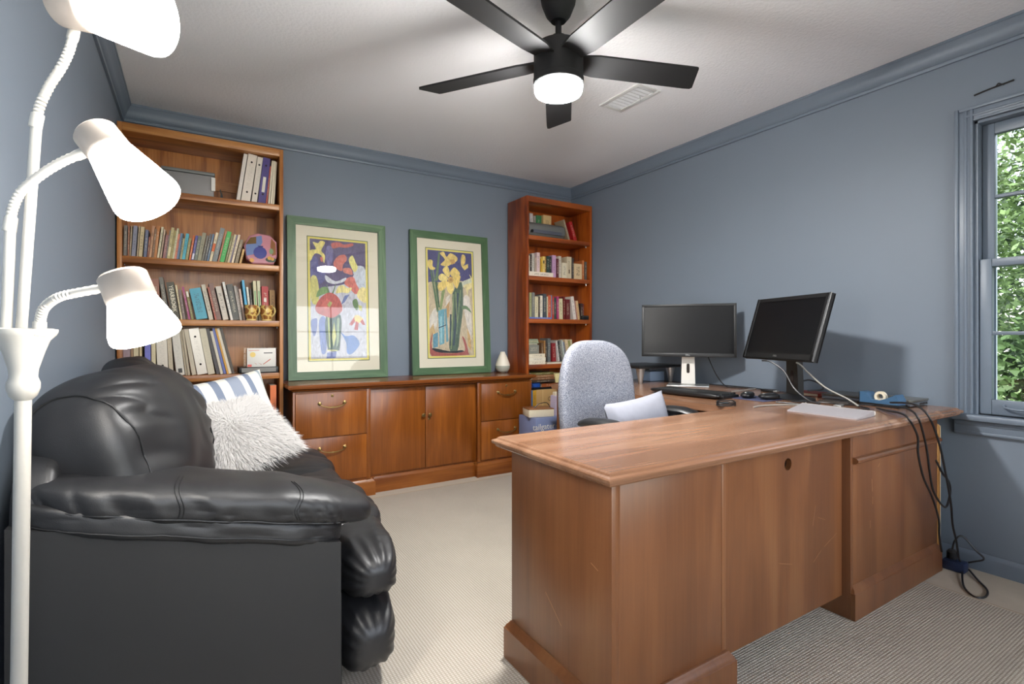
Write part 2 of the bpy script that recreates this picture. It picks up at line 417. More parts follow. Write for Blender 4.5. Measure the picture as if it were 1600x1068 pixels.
def window(name, axis, w0, w1, z0, z1, face, out):
    """double-hung window; axis: 'y' for the right wall, 'x' for the wall behind; face: wall plane; out: +1/-1 outward."""
    def bx(g, a0, a1, d0, d1, c0, c1, bev=0):
        d0, d1 = face + out * d0, face + out * d1
        d0, d1 = min(d0, d1), max(d0, d1)
        if axis == 'y': g.box(d0, d1, a0, a1, c0, c1, bev)
        else: g.box(a0, a1, d0, d1, c0, c1, bev)
        return g
    base_loc = (face, (w0 + w1) / 2, z0) if axis == 'y' else ((w0 + w1) / 2, face, z0)
    r = thing(name, None, None, base_loc); r['kind'] = 'structure'
    # casing: flat board, back band, inner bead on three sides
    cw = .068
    for nm, a0, a1, c0, c1 in (('casing_side', w1, w1 + cw, z0 - .0, z1 + cw), ('casing_side', w0 - cw, w0, z0, z1 + cw), ('casing_head', w0, w1, z1, z1 + cw)):
        g = G(); bx(g, a0, a1, -.014, 0, c0, c1, .002)
        if nm == 'casing_side':
            s = 1 if a0 >= w1 else -1
            e = a1 if s > 0 else a0; i = a0 if s > 0 else a1
            bx(g, min(e - s * .016, e), max(e - s * .016, e), -.024, -.004, c0, c1, .004)
            bx(g, min(i, i + s * .012), max(i, i + s * .012), -.020, -.004, c0, c1, .004)
            bx(g, min(i + s * .022, i + s * .034), max(i + s * .022, i + s * .034), -.018, -.004, c0, c1, .003)
        else:
            bx(g, a0 - .05, a1 + .05, -.024, -.004, c1 - .016, c1, .004); bx(g, a0, a1, -.020, -.004, c0, c0 + .012, .004)
            bx(g, a0 - .03, a1 + .03, -.018, -.004, c0 + .022, c0 + .034, .003)
        part(nm, g, MT['trim'], r)
    part('stool', bx(G(), w0 - cw - .02, w1 + cw + .02, -.05, .03, z0 - .028, z0, .008), MT['trim'], r)
    g = bx(G(), w0 - cw, w1 + cw, -.016, 0, z0 - .092, z0 - .028, .002); bx(g, w0 - cw, w1 + cw, -.022, -.002, z0 - .05, z0 - .03, .004); bx(g, w0 - cw, w1 + cw, -.020, -.002, z0 - .092, z0 - .078, .004)
    part('apron', g, MT['trim'], r)
    g = G()
    bx(g, w0, w0 + .012, 0, .12, z0, z1); bx(g, w1 - .012, w1, 0, .12, z0, z1); bx(g, w0, w1, 0, .12, z1 - .012, z1); bx(g, w0, w1, .03, .12, z0, z0 + .012)
    part('jamb', g, MT['trim'], r, smooth=False)
    g = G()
    bx(g, w0 + .012, w0 + .052, .085, .10, z0 + .012, z1 - .012); bx(g, w1 - .052, w1 - .012, .085, .10, z0 + .012, z1 - .012)
    bx(g, w0, w1, .085, .10, z1 - .05, z1 - .012); bx(g, w0, w1, .085, .10, z0 + .012, z0 + .04)
    part('storm_frame', g, MT['jamb'], r, smooth=False)
    zm = (z0 + z1) / 2 + .018
    for nm, d, b0, b1, bot, top in (('lower_sash', .012, z0 + .004, zm + .018, .066, .036), ('upper_sash', .048, zm - .018, z1 - .014, .036, .05)):
        a0, a1 = w0 + .014, w1 - .014; st = .042
        g = G()
        bx(g, a0, a0 + st, d, d + .034, b0, b1, .003); bx(g, a1 - st, a1, d, d + .034, b0, b1, .003)
        bx(g, a0 + st, a1 - st, d, d + .034, b0, b0 + bot, .003); bx(g, a0 + st, a1 - st, d, d + .034, b1 - top, b1, .003)
        s = part(nm, g, MT['trim'], r)
        ga0, ga1, gb0, gb1 = a0 + st, a1 - st, b0 + bot, b1 - top
        for k in (1, 2):
            x = ga0 + (ga1 - ga0) * k / 3
            part('muntin', bx(G(), x - .008, x + .008, d + .004, d + .03, gb0, gb1, .003), MT['trim'], s)
        zz = (gb0 + gb1) / 2
        part('muntin', bx(G(), ga0, ga1, d + .003, d + .031, zz - .008, zz + .008, .003), MT['trim'], s)
        for k in range(3):
            for q in range(2):
                part('pane', bx(G(), ga0 + (ga1 - ga0) * k / 3, ga0 + (ga1 - ga0) * (k + 1) / 3, d + .016, d + .018, gb0 + (gb1 - gb0) * q / 2, gb0 + (gb1 - gb0) * (q + 1) / 2), MT['pane'], s, smooth=False)
    if axis == 'y':
        lf = part('sash_lift', G().tube(smooth_path([(face + .012, w1 - .10, z0 + .05), (face - .012, w1 - .105, z0 + .042), (face - .018, w1 - .16, z0 + .036), (face - .012, w1 - .215, z0 + .042), (face + .012, w1 - .22, z0 + .05)]), .005, 6), MT['trim'], r)
    return r
window('window_1', 'y', WY0, WY1, WZ0, WZ1, XR, 1)
window('added_fill_window', 'x', FX0, FX1, FZ0, FZ1, YF, -1)  # unseen window, added to fill the desk front and carpet with daylight
# ------------------------------------------------------------ outdoors seen through the window
def leaf_mesh(cx, cy, cz, rx, ry, rz, n, size, seed):
    rnd = random.Random(seed); g = G(); bm = g.bm
    for _ in range(n):
        while True:
            p = Vector((rnd.uniform(-1, 1), rnd.uniform(-1, 1), rnd.uniform(-1, 1)))
            if .25 < p.length < 1: break
        c = Vector((cx + p.x * rx, cy + p.y * ry, cz + p.z * rz))
        a = Vector((rnd.gauss(0, 1), rnd.gauss(0, 1), rnd.gauss(0, .6))).normalized(); b = a.orthogonal().normalized(); b.rotate(Matrix.Rotation(rnd.uniform(0, 6.3), 3, a))
        s = size * rnd.uniform(.6, 1.3)
        bm.faces.new([bm.verts.new(c + a * s), bm.verts.new(c + b * s * .4), bm.verts.new(c - a * s), bm.verts.new(c - b * s * .4)])
    return g
MT['lawn'] = mat('grass_lawn', (96, 120, 62), .95, var=.3, vscale=6)
MT['bark'] = mat('tree_bark', (96, 78, 60), .9, var=.2, bump=.5, bscale=30)
for i, c in enumerate(((66, 94, 46), (86, 112, 58), (52, 76, 42), (98, 118, 68))): MT['leaf%d' % i] = mat('leaves_%s' % 'abcd'[i], c, .6, var=.25, vscale=3)
struct('ground', G().box(XR + T + .02, 22, -14, 16, -.45, -.4), MT['lawn'], smooth=False)
MT['bounce_ground'] = mat('pale_bounce_ground', (206, 202, 194), .9, var=.06, vscale=3)
struct('added_bounce_ground', G().box(-14, XR + T + .02, -14, YF - T - .02, -.45, -.4), MT['bounce_ground'], smooth=False)  # unseen pale ground, added to bounce sunlight up to the ceiling
TREES = [(5.6, .7, .75, .72, 0, 'rounded green shrub close outside the right window'), (5.7, 2.35, .85, .75, 2, 'dark green hedge shrub beside the rounded shrub outside'), (8.4, 2.6, 2.5, 1.75, 1, 'light green tree rising behind the shrubs outside'),
         (8.0, -1.35, 2.3, 1.6, 3, 'pale green leafy tree standing nearest the street side outside'), (9.4, 6.5, 2.6, 1.9, 0, 'tall green tree furthest along outside the window'),
         (12.6, 2.4, 2.2, 2.3, 2, 'big dark green tree far behind the other trees outside')]
for i, (x, y, z, r, k, lab) in enumerate(TREES):
    t = thing('garden_shrub' if i < 2 else 'garden_tree', lab, 'shrub' if i < 2 else 'tree', (x, y, -.4), group='greenery outside the window')
    part('foliage', leaf_mesh(x, y, z, r, r * (1.1 if i < 5 else 1.8), r * (1.05 if i < 2 else .95), 9000 if i < 2 else 15000, .05 if i < 5 else .09, i + 3), MT['leaf%d' % k], t, smooth=False, kind='stuff')
    part('trunk', G().tube([(x, y, -.4), (x + .04, y, z * .5), (x, y + .05, z)], [.09, .07, .03], 8), MT['bark'], t)

# ------------------------------------------------------------ rug
RZ = .005
o = single('area_rug', G().box(XL + .03, 2.665, YF + .08, 3.31, 0, RZ - .0015), MT['rug'], 'large cream woven rug with a fine grid weave across the floor', 'rug', smooth=False)
part('binding', G().box(XL + .03, 2.68, 3.31, 3.325, 0, RZ - .0008).box(2.665, 2.68, YF + .08, 3.31, 0, RZ - .0008), mat('rug_binding', (176, 162, 142), .95, bump=.3), o, smooth=False)

# ------------------------------------------------------------ bookcases
def bookcase(name, label, x0, x1, y0, y1, h, shelves, mz, mx, th=.022, edge=.036, pins=True):
    t = thing(name, label, 'bookcase', ((x0 + x1) / 2, (y0 + y1) / 2, 0))
    part('side_panel', G().box(x0, x0 + th, y0, y1, 0, h, .002), mz, t); part('side_panel', G().box(x1 - th, x1, y0, y1, 0, h, .002), mz, t)
    part('back_panel', G().box(x0 + th, x1 - th, y1 - .01, y1, .06, h), mz, t, smooth=False)
    part('top_panel', G().box(x0 + th, x1 - th, y0, y1 - .01, h - .045, h, .002), mx, t)
    for z in shelves:
        s = part('shelf', G().box(x0 + th, x1 - th, y0 + .004, y1 - .01, z - edge, z, .0025), mx, t)
        for px in (x0 + th + .006, x1 - th - .006):
            part('shelf_pin', G().tube([(px, y0 + .05, z - edge - .012), (px, y0 + .05, z - edge)], .004, 6), MT['chrome'], s)
    part('plinth', G().box(x0 + th, x1 - th, y0 + .02, y0 + .04, 0, .07), mx, t)
    return t
bcl = bookcase('bookcase', 'tall golden oak bookcase full of books behind the floor lamp', -.362, .478, 3.52, 3.80, 2.24, (1.89, 1.505, 1.157, .83, .42, .09), MT['oak_l'], MT['oak_lx'])
bcr = bookcase('bookcase', 'dark red oak bookcase in the corner behind the office chair', 2.312, 3.008, 3.50, 3.80, 2.215, (1.895, 1.56, 1.205, .825, .415, .09), MT['oak_r'], MT['oak_rx'])
part('cleat', G().box(-.34, .456, 3.775, 3.79, 1.99, 2.05), MT['oak_lx'], bcl)

# ------------------------------------------------------------ books
PAL = [('white', (235, 230, 222)), ('cream', (215, 203, 170)), ('tan', (190, 150, 100)), ('beige', (190, 172, 145)), ('brown', (125, 92, 70)), ('dark brown', (70, 55, 45)), ('black', (40, 38, 38)), ('charcoal', (80, 80, 80)), ('grey', (130, 128, 122)), ('pale grey', (180, 172, 162)),
       ('red', (175, 45, 45)), ('orange', (200, 105, 50)), ('salmon', (208, 135, 108)), ('pink', (205, 165, 175)), ('magenta', (168, 65, 112)), ('maroon', (105, 38, 40)), ('purple', (85, 78, 138)), ('lilac', (190, 158, 195)), ('navy blue', (60, 70, 120)), ('slate blue', (105, 115, 140)), ('sky blue', (85, 170, 205)), ('teal blue', (78, 162, 178)), ('green', (68, 165, 85)), ('dark green', (45, 70, 62)), ('olive', (150, 142, 92)), ('yellow', (215, 180, 80)), ('rust red', (150, 92, 70)), ('dusty rose', (150, 102, 102)), ('blue-grey', (125, 132, 135))]
def cname(c): return min(PAL, key=lambda p: sum((a - b) ** 2 for a, b in zip(p[1], c)))[0]
ORD = ['first', 'second', 'third', 'fourth', 'fifth', 'sixth', 'seventh', 'eighth', 'ninth', 'tenth', 'eleventh', 'twelfth', 'thirteenth', 'fourteenth', 'fifteenth', 'sixteenth', 'seventeenth', 'eighteenth', 'nineteenth', 'twentieth'] 
TENS = {2: 'twenty', 3: 'thirty', 4: 'forty'}
def ordinal(i):
    if i <= 20: return ORD[i - 1]
    return TENS[i // 10][:-1] + 'ieth' if i % 10 == 0 else TENS[i // 10] + '-' + ORD[i % 10 - 1]
_bookmesh = {}
def book_geo(t, d, h, soft):
    key = (round(t, 3), round(d, 3), round(h, 3), soft)
    if key in _bookmesh: return _bookmesh[key]
    b = min(.0025, t * .16); ov = .0 if soft else .003
    poly = [(0, 0), (t, 0), (t, d), (t - b, d), (t - b, b), (b, b), (b, d), (0, d)]
    g = G(); bm = g.bm
    v0 = [bm.verts.new((x, y, 0)) for x, y in poly]; v1 = [bm.verts.new((x, y, h)) for x, y in poly]
    for i in range(8):
        j = (i + 1) % 8; bm.faces.new((v0[i], v0[j], v1[j], v1[i]))
    for v in (v0, v1):
        for q in ((0, 1, 4, 5), (1, 2, 3, 4), (0, 5, 6, 7)): bm.faces.new([v[k] for k in q])
    bmesh.ops.recalc_face_normals(bm, faces=bm.faces)
    c = bpy.data.meshes.new('cover'); bm.to_mesh(c); bm.free()
    g = G().box(b, t - b, b, d - .003, ov, h - ov); p = bpy.data.meshes.new('pages'); g.bm.to_mesh(p); g.bm.free()
    _bookmesh[key] = (c, p); return c, p
def add_book(name, label, group, loc, rot, t, d, h, rgb, gloss=False, soft=True, cat='book', ink=None):
    r = thing(name, label, cat, loc, rot, group)
    c, p = book_geo(t, d, h, soft)
    if not c.materials: c.materials.append(MT['gloss'] if gloss else MT['book'])
    if not p.materials: p.materials.append(MT['page'])
    for nm, me in (('cover', c), ('pages', p)):
        o = bpy.data.objects.new(nm, me); COL.objects.link(o); o.parent = r; OFF[o] = OFF[r]
        if nm == 'cover':
            o.color = (*lin(rgb), 1)
            lum = sum(rgb) / 3
            ik = ink or (tuple(v * .9 for v in rgb) if gloss or h > .25 else (60, 54, 50) if lum > 135 else (205, 195, 170))
            o['ink'] = [float(v) for v in lin(ik)]
            if gloss:
                o.material_slots[0].link = 'OBJECT'; o.material_slots[0].material = MT['gloss']
    return r
def quad(x, z, t, h, a):
    ca, sa = math.cos(a), math.sin(a); lift = t * sa if a > 0 else 0
    return [(x + u * ca + w * sa, z + lift - u * sa + w * ca) for u, w in ((0, 0), (t, 0), (t, h), (0, h))], lift
def bounds(q, z):
    xs = []
    for i in range(4):
        (x0, z0), (x1, z1) = q[i], q[(i + 1) % 4]
        if min(z0, z1) - 1e-9 <= z <= max(z0, z1) + 1e-9:
            if abs(z1 - z0) < 1e-9: xs += [x0, x1]
            else: xs.append(x0 + (x1 - x0) * (z - z0) / (z1 - z0))
    return (min(xs), max(xs)) if xs else None
def shelf_row(rows, z, yf, where, group, depth=.14, xmax=None, binders=(), back=(99, 0, 0)):
    prev = []; n = 0
    for row in rows:
        x, t, h, a, rgb = row[:5]; n += 1
        t = max(.006, t * .94); a = math.radians(a)
        q, lift = quad(x, z, t, h, a)
        top = max(p[1] for p in q); dx = 0
        for pq in prev[-4:]:
            for k in range(81):
                zz = z + (top - z) * k / 80
                b0, b1 = bounds(pq, zz), bounds(q, zz)
                if b0 and b1: dx = max(dx, b0[1] - b1[0] + .0006)
        x += dx; q, lift = quad(x, z, t, h, a)
        prev.append(q)
        if xmax and max(p[0] for p in q) > xmax: continue
        binder = (n - 1) in binders
        size = ('thin ' if t < .011 else 'thick ' if t > .03 else '')
        lean = (' leaning left' if a < -.1 else ' leaning right' if a > .1 else '')
        kind = 'ring binder' if binder else 'book'
        lab = '%s%s %s%s, %s from left, %s' % (size, cname(rgb), kind, lean, ordinal(n), where)
        dj = depth + ((n * 37) % 11 - 5) * .003
        yy = yf
        if n - 1 >= back[0]: yy, dj = yf + back[1], back[2] - (n % 3) * .004
        r = add_book('ring_binder' if binder else 'book', lab, group, (x, yy + ((n * 53) % 7) * .0015, z + lift + .0005), (0, a, 0), t, dj, h, rgb, gloss=binder, soft=not binder and t < .03)
        if binder and t > .03:
            for zz in (.06, h - .05): part('finger_hole', G().lathe([(.006, 0), (.006, .0012)], Matrix.Translation((t / 2, .0002, zz)) @ Matrix.Rotation(math.pi / 2, 4, 'X'), 10), MT['dark'], r, local=True)
        if len(row) > 5: row[5](r, t, h, dj)
def yearbook(r, t, h, d):
    g = text_bm('YEARBOOK', .030); g.move(Matrix.Translation((t / 2, -.0006, h * .55)) @ Matrix.Rotation(math.pi / 2, 4, 'X') @ Matrix.Rotation(-math.pi / 2, 4, 'Z'))
    part('title', g, MT['matb'], r, local=True, smooth=False)
def spine_label(rgb, z0, z1, u0=.25, u1=.75):
    def f(r, t, h, d):
        part('spine_label', G().box(t * u0, t * u1, -.0008, .0002, h * z0, h * z1), mat('label_stock', rgb, .7), r, local=True, smooth=False)
    return f
S2 = [(-.336,.016,.172,1,(110,105,100)),(-.317,.007,.174,1,(150,95,70)),(-.31,.008,.174,2.3,(150,130,105)),(-.3,.019,.174,3.3,(135,135,150)),(-.277,.007,.176,3.3,(180,160,130)),(-.268,.018,.172,3.7,(200,180,140)),(-.245,.015,.156,3.7,(100,105,130)),(-.229,.008,.12,4.8,(150,90,70)),(-.22,.012,.183,5.2,(190,140,105)),(-.207,.01,.168,5.2,(130,100,75)),(-.197,.013,.186,5.3,(185,120,65)),(-.183,.011,.183,6.9,(205,195,165)),(-.169,.008,.168,7,(190,165,140)),(-.156,.013,.138,7,(150,100,100)),(-.143,.006,.168,7,(120,110,110)),(-.136,.015,.183,7.2,(190,175,125),spine_label((225,210,170),.1,.38,.1,.9)),(-.121,.011,.169,7.5,(165,150,95)),(-.11,.01,.182,7.5,(205,200,165)),(-.1,.011,.15,7.5,(215,130,105)),(-.089,.01,.155,7.6,(110,135,165)),(-.079,.006,.155,7.6,(70,85,85)),(-.073,.009,.127,7.6,(180,165,120)),(-.063,.016,.156,7.7,(75,165,180)),(-.046,.014,.13,7.8,(150,140,95)),(-.029,.01,.15,8.4,(200,100,50)),(-.017,.013,.151,8.8,(85,80,145),spine_label((215,215,225),.05,.28,.1,.9)),(-.003,.017,.15,8.8,(110,115,105)),(.014,.02,.17,9.1,(150,145,120)),(.035,.011,.157,10.2,(110,105,95)),(.048,.011,.168,10.3,(95,95,95)),(.061,.011,.17,10.5,(90,115,140)),(.074,.014,.18,11.5,(220,205,170),spine_label((214,110,70),.35,.62,.05,.95)),(.09,.025,.211,12,(125,130,130)),(.119,.008,.195,12.1,(195,130,100)),(.129,.024,.192,12.2,(70,170,85)),(.155,.012,.171,12.2,(130,125,80)),(.169,.012,.179,12.2,(205,190,150)),(.181,.007,.179,12.2,(110,100,130)),(.19,.013,.18,12.2,(225,205,175)),(.208,.018,.151,12.2,(140,125,100)),(.233,.012,.092,12.2,(205,165,100))]
S3 = [(-.252,.041,.232,-1.7,(125,70,55)),(-.208,.043,.23,-1.7,(150,100,80)),(-.144,.021,.244,-8,(110,105,95)),(-.11,.039,.216,-8,(75,70,55),yearbook),(-.068,.009,.203,-8,(215,200,160)),(-.057,.014,.176,-7.5,(120,100,95)),(-.03,.011,.194,-10,(165,70,115)),(-.016,.014,.169,-10,(130,120,70),spine_label((235,228,210),.8,.99,.1,.9)),(.01,.061,.185,-11.5,(80,160,180)),(.075,.023,.214,-11.5,(195,185,165)),(.105,.01,.2,-11.5,(165,85,65)),(.115,.026,.223,-11.5,(125,95,85)),(.148,.031,.206,-11.5,(200,190,175)),(.188,.014,.235,-11.3,(220,215,205)),(.203,.034,.221,-9.9,(85,85,80)),(.238,.013,.215,-9.4,(170,160,150)),(.252,.009,.215,-8.5,(110,95,85)),(.261,.012,.2,-7.5,(210,180,165)),(.28,.014,.256,-6.3,(85,175,215)),(.298,.012,.213,-5.9,(225,220,205)),(.312,.009,.201,-5,(70,65,60)),(.326,.018,.254,-2.5,(215,205,165),spine_label((120,175,120),.35,.75,.3,.7)),(.348,.018,.255,-2.5,(210,205,170),spine_label((120,175,120),.35,.75,.3,.7)),(.369,.041,.222,-1.3,(175,45,45),spine_label((235,225,215),.55,.66,.3,.7)),(.414,.033,.2,-1.1,(190,145,85))]
S4 = [(-.338,.034,.276,0,(150,130,135)),(-.303,.012,.266,-.2,(150,120,90)),(-.29,.023,.269,-.2,(200,185,150)),(-.264,.012,.27,-.2,(190,170,130)),(-.24,.029,.281,-.2,(110,110,180)),(-.208,.021,.274,-.4,(205,190,155)),(-.181,.054,.281,-2.2,(215,205,190)),(-.126,.022,.279,-3,(185,170,145)),(-.102,.042,.284,-6,(205,198,185),spine_label((70,68,66),.05,.14)),(-.059,.011,.277,-6.5,(160,145,120)),(-.046,.012,.269,-6.8,(175,160,135)),(-.029,.023,.275,-8.5,(190,178,155)),(-.006,.055,.276,-9.5,(225,218,205)),(.05,.037,.278,-10,(200,190,165)),(.088,.018,.279,-11.5,(70,65,65)),(.108,.015,.265,-12,(205,195,175)),(.125,.014,.284,-12.6,(95,105,165)),(.142,.01,.284,-13,(205,150,55)),(.153,.015,.284,-13.2,(215,205,185)),(.17,.015,.286,-13.5,(75,65,55))]
S1 = [(.218,.021,.30,8,(225,218,205)),(.243,.053,.300,8,(225,215,200)),(.301,.032,.294,7,(220,212,198)),(.335,.045,.294,6,(85,75,130),spine_label((225,220,205),.25,.58,.3,.7)),(.383,.007,.25,5.5,(190,80,60)),(.391,.011,.284,4.5,(215,205,180)),(.403,.011,.282,4,(220,210,185)),(.415,.010,.280,3.5,(210,200,175))]
LB = 'golden bookcase %s shelf'
shelf_row(S1, 1.89, 3.56, LB % 'top', 'binders on the top shelf of the golden bookcase', .185, .456, (0, 1, 2, 3))
shelf_row(S2, 1.505, 3.55, LB % 'second', 'books on the second shelf of the golden bookcase', .13)
shelf_row(S3, 1.157, 3.565, LB % 'third', 'books on the third shelf of the golden bookcase', .17, .456, (), (16, .055, .155))
shelf_row(S4, .83, 3.56, LB % 'fourth', 'books on the fourth shelf of the golden bookcase', .195, None, (0, 6, 12))
R1b = [(2.345,.035,.214,0,(170,165,155)),(2.382,.041,.208,0,(140,140,130)),(2.43,.027,.231,0,(60,50,45)),(2.46,.032,.227,0,(215,205,200)),(2.50,.026,.21,0,(170,160,150)),(2.53,.055,.218,0,(60,120,75)),(2.60,.09,.228,0,(215,185,130))]
R1f = [(2.789,.021,.188,-20,(160,145,120)),(2.848,.036,.174,-20,(170,35,35))]
R2a = [(2.354,.014,.132,0,(210,200,180)),(2.368,.016,.141,0,(55,45,45)),(2.386,.028,.152,0,(190,185,175)),(2.415,.022,.117,0,(175,155,140)),(2.439,.033,.164,0,(215,190,190)),(2.477,.016,.115,0,(200,160,50)),(2.493,.024,.134,0,(225,195,110),spine_label((50,40,35),.55,.75)),(2.517,.017,.136,0,(150,110,60)),(2.536,.030,.141,0,(35,60,55)),(2.568,.023,.142,0,(45,40,45))]
R2b = [(2.599,.039,.192,0,(195,155,190)),(2.64,.025,.166,0,(95,40,50)),(2.665,.03,.19,0,(205,195,180)),(2.7,.055,.135,0,(215,205,180)),(2.757,.054,.193,0,(205,190,160),spine_label((90,70,60),.25,.42,.4,.6)),(2.813,.017,.184,0,(70,65,65)),(2.831,.092,.137,0,(215,190,150)),(2.927,.022,.173,0,(190,110,60)),(2.952,.024,.162,0,(90,85,80))]
R3 = [(2.374,.021,.205,0,(165,165,120)),(2.397,.028,.206,0,(120,120,115)),(2.43,.035,.171,0,(210,200,165)),(2.466,.014,.176,0,(80,70,65)),(2.481,.029,.183,0,(225,215,195)),(2.512,.035,.2,0,(70,75,80)),(2.548,.011,.178,0,(200,190,160)),(2.56,.037,.188,0,(190,85,50)),(2.599,.01,.207,0,(110,140,170)),(2.61,.018,.192,0,(175,65,55)),(2.631,.027,.185,0,(45,70,65)),(2.661,.023,.198,-1,(170,60,110)),(2.688,.043,.181,-1,(210,200,160)),(2.735,.017,.202,-1,(110,35,35)),(2.754,.05,.177,-1,(100,30,32)),(2.845,.034,.205,-9,(225,215,205)),(2.88,.01,.171,-9,(170,120,110)),(2.893,.028,.168,-9,(215,180,130)),(2.922,.026,.147,0,(60,40,38)),(2.95,.016,.144,0,(110,45,45))]
R4 = [(2.518,.025,.175,0,(110,80,55)),(2.545,.014,.196,0,(165,120,70)),(2.561,.02,.175,0,(60,50,45)),(2.584,.031,.214,0,(100,105,105)),(2.64,.041,.171,-3.7,(140,40,45)),(2.70,.014,.192,-9,(215,210,205)),(2.716,.018,.19,-9,(60,60,60)),(2.735,.023,.198,-9,(130,130,125)),(2.76,.012,.199,-9,(200,210,200)),(2.774,.021,.183,-9,(120,125,140)),(2.80,.03,.203,-9,(225,200,160)),(2.832,.025,.192,-9,(150,150,90)),(2.86,.018,.204,-9,(220,205,170))]
RB = 'red bookcase %s'
shelf_row(R1b, 1.895, 3.67, RB % 'top shelf back row', 'books behind the roll machine', .085)
shelf_row(R1f, 1.895, 3.55, RB % 'top shelf front row', 'books beside the roll machine', .13)
RX0 = 2.336
def lying(name, label, cat, x0, x1, y0, y1, z, h, rgb, group=None, gloss=False):
    """a book lying flat, spine towards the room"""
    w, d = x1 - x0, y1 - y0
    return add_book(name, label, group, (x0, y0, z + h + .0005), (0, math.pi / 2, 0), h, d, w, rgb, gloss, False, cat)
lying('book', 'white hardback with red spine band lying flat under a row of books', 'book', 2.345, 2.595, 3.52, 3.68, 1.56, .037, (228, 216, 200))
shelf_row(R2a, 1.598, 3.53, RB % 'second shelf on flat white book', 'books standing on the flat white book', .12)
shelf_row(R2b, 1.56, 3.53, RB % 'second shelf right half', 'books on the second shelf of the red bookcase', .14, 2.985)
lying('book', 'thin blue notebook lying flat under the books of the third shelf', 'book', 2.352, 2.575, 3.515, 3.66, 1.205, .013, (92, 112, 180))
shelf_row(R3[:8], 1.2195, 3.545, RB % 'third shelf on blue notebook', 'books on the third shelf of the red bookcase', .13)
shelf_row([(x, t, h, a, c) for x, t, h, a, c in R3[8:]], 1.205, 3.55, RB % 'third shelf right part', 'books on the third shelf of the red bookcase', .13, 2.985)
for k, (h, c, w) in enumerate(((.028, (226, 214, 190), .165), (.028, (232, 222, 200), .168), (.030, (230, 218, 192), .16))):
    lying('book', '%s cream hardback in the flat stack of three, lowest-left of fourth shelf' % ('bottom', 'middle', 'top')[k], 'book', 2.345, 2.345 + w, 3.515, 3.63, .825 + sum((.029, .029, .031)[:k]), h, c, 'flat stack of cream books')
lying('book', 'grey cloth book lying on the cream stack of fourth shelf', 'book', 2.345, 2.455, 3.53, 3.65, .915, .072, (128, 128, 118))
for k in range(4):
    lying('magazine', '%s pale green magazine of the pile topping the grey cloth book' % ('lowest', 'second lowest', 'second highest', 'highest')[k], 'magazine', 2.345, 2.44 + .004 * ((k * 3) % 4), 3.53, 3.66, .988 + k * .0125, .011, ((176, 172, 150), (150, 160, 130), (170, 170, 140), (140, 152, 128))[k], 'magazines on the grey book')
lying('magazine', 'white folder lying flat beneath the upright books of fourth shelf', 'magazine', 2.53, 2.975, 3.52, 3.70, .825, .013, (222, 212, 190))
shelf_row([(x, t, h - .012, a, c) for x, t, h, a, c in R4], .8395, 3.58, RB % 'fourth shelf on white folder', 'books on the fourth shelf of the red bookcase', .12, 2.985)
# ------------------------------------------------------------ other things on the bookcases
def ring(c, r, z): return None
# roll laminator: grey drum-shaped machine on the red bookcase
t = thing('laminator', 'grey drum-shaped desktop machine lying on top shelf of red bookcase', 'machine', (2.50, 3.60, 1.895))
Mx = Matrix.Translation((2.345, 3.60, 1.962)) @ Matrix.Rotation(math.pi / 2, 4, 'Y')
part('body', G().lathe([(.050, .01), (.060, .018), (.062, .03), (.062, .385), (.058, .395)], Mx, 28), MT['grey_p'], t)
part('end_cap', G().lathe([(.048, 0), (.060, .003), (.064, .010), (.064, .016), (.05, .016)], Mx, 28), MT['black'], t)
part('front_slot', G().box(2.40, 2.70, 3.533, 3.545, 1.925, 1.955, .003), mat('blue_grey_plastic', (88, 92, 104), .4), t)
part('knob', G().lathe([(.014, 0), (.014, .016), (.010, .02)], Matrix.Translation((2.392, 3.55, 1.938)) @ Matrix.Rotation(math.pi / 2, 4, 'X'), 14), MT['black'], t)
part('foot_rail', G().box(2.375, 2.72, 3.545, 3.655, 1.8955, 1.905, .003), MT['whitep'], t)
# small black box on third shelf
t = thing('speaker_box', 'small black box at right end of third shelf, red bookcase', 'box', (2.93, 3.527, 1.205))
part('body', G().box(2.905, 2.98, 3.508, 3.546, 1.2055, 1.243, .003), MT['black'], t)
part('lid_lip', G().box(2.907, 2.978, 3.5075, 3.5085, 1.234, 1.236), MT['grey_p'], t)
# diffuser
t = thing('diffuser', 'white teardrop diffuser with grey base at right end of the credenza', 'diffuser', (2.19, 3.68, .757))
Md = Matrix.Translation((2.19, 3.68, .757))
part('base', G().lathe([(.022, 0), (.024, .004), (.045, .012), (.058, .032), (.0615, .055), (.0612, .058)], Md, 32), mat('grey_ceramic', (176, 178, 164), .5), t)
part('cover', G().lathe([(.0612, .0582), (.058, .075), (.047, .105), (.033, .138), (.022, .160), (.0185, .172), (.012, .174), (.011, .168)], Md, 32), mat('white_ceramic', (232, 224, 206), .4), t)
# things between the lower shelves of the red bookcase
def carton(name, label, cat, x0, x1, y0, y1, z0, z1, m, bev=.002, **kw):
    return single(name, G().box(x0, x1, y0, y1, z0, z1, bev), m, label, cat, **kw)
lz = .4155
lying('book', 'glossy bright blue book standing at left in lowest open bay', 'book', 2.344, 2.352, 3.52, 3.54, 3, .01, (40, 130, 200)) if False else None
add_book('book', 'glossy bright blue book standing at the left of the lowest open bay', None, (2.338, 3.515, lz), (0, 0, 0), .042, .18, .196, (36, 128, 196))
add_book('book', 'yellow and orange book standing beside the bright blue book', None, (2.383, 3.515, lz), (0, 0, 0), .034, .18, .196, (214, 160, 52))
t = thing('cardboard_box', 'brown cardboard box with dark ring marks in the lowest open bay', 'box', (2.57, 3.63, lz))
part('body', G().box(2.425, 2.72, 3.53, 3.74, lz, .612, .003), MT['card'], t)
part('flap_seam', G().box(2.492, 2.496, 3.5292, 3.5302, lz + .005, .607), mat('tape', (222, 190, 130), .5), t)
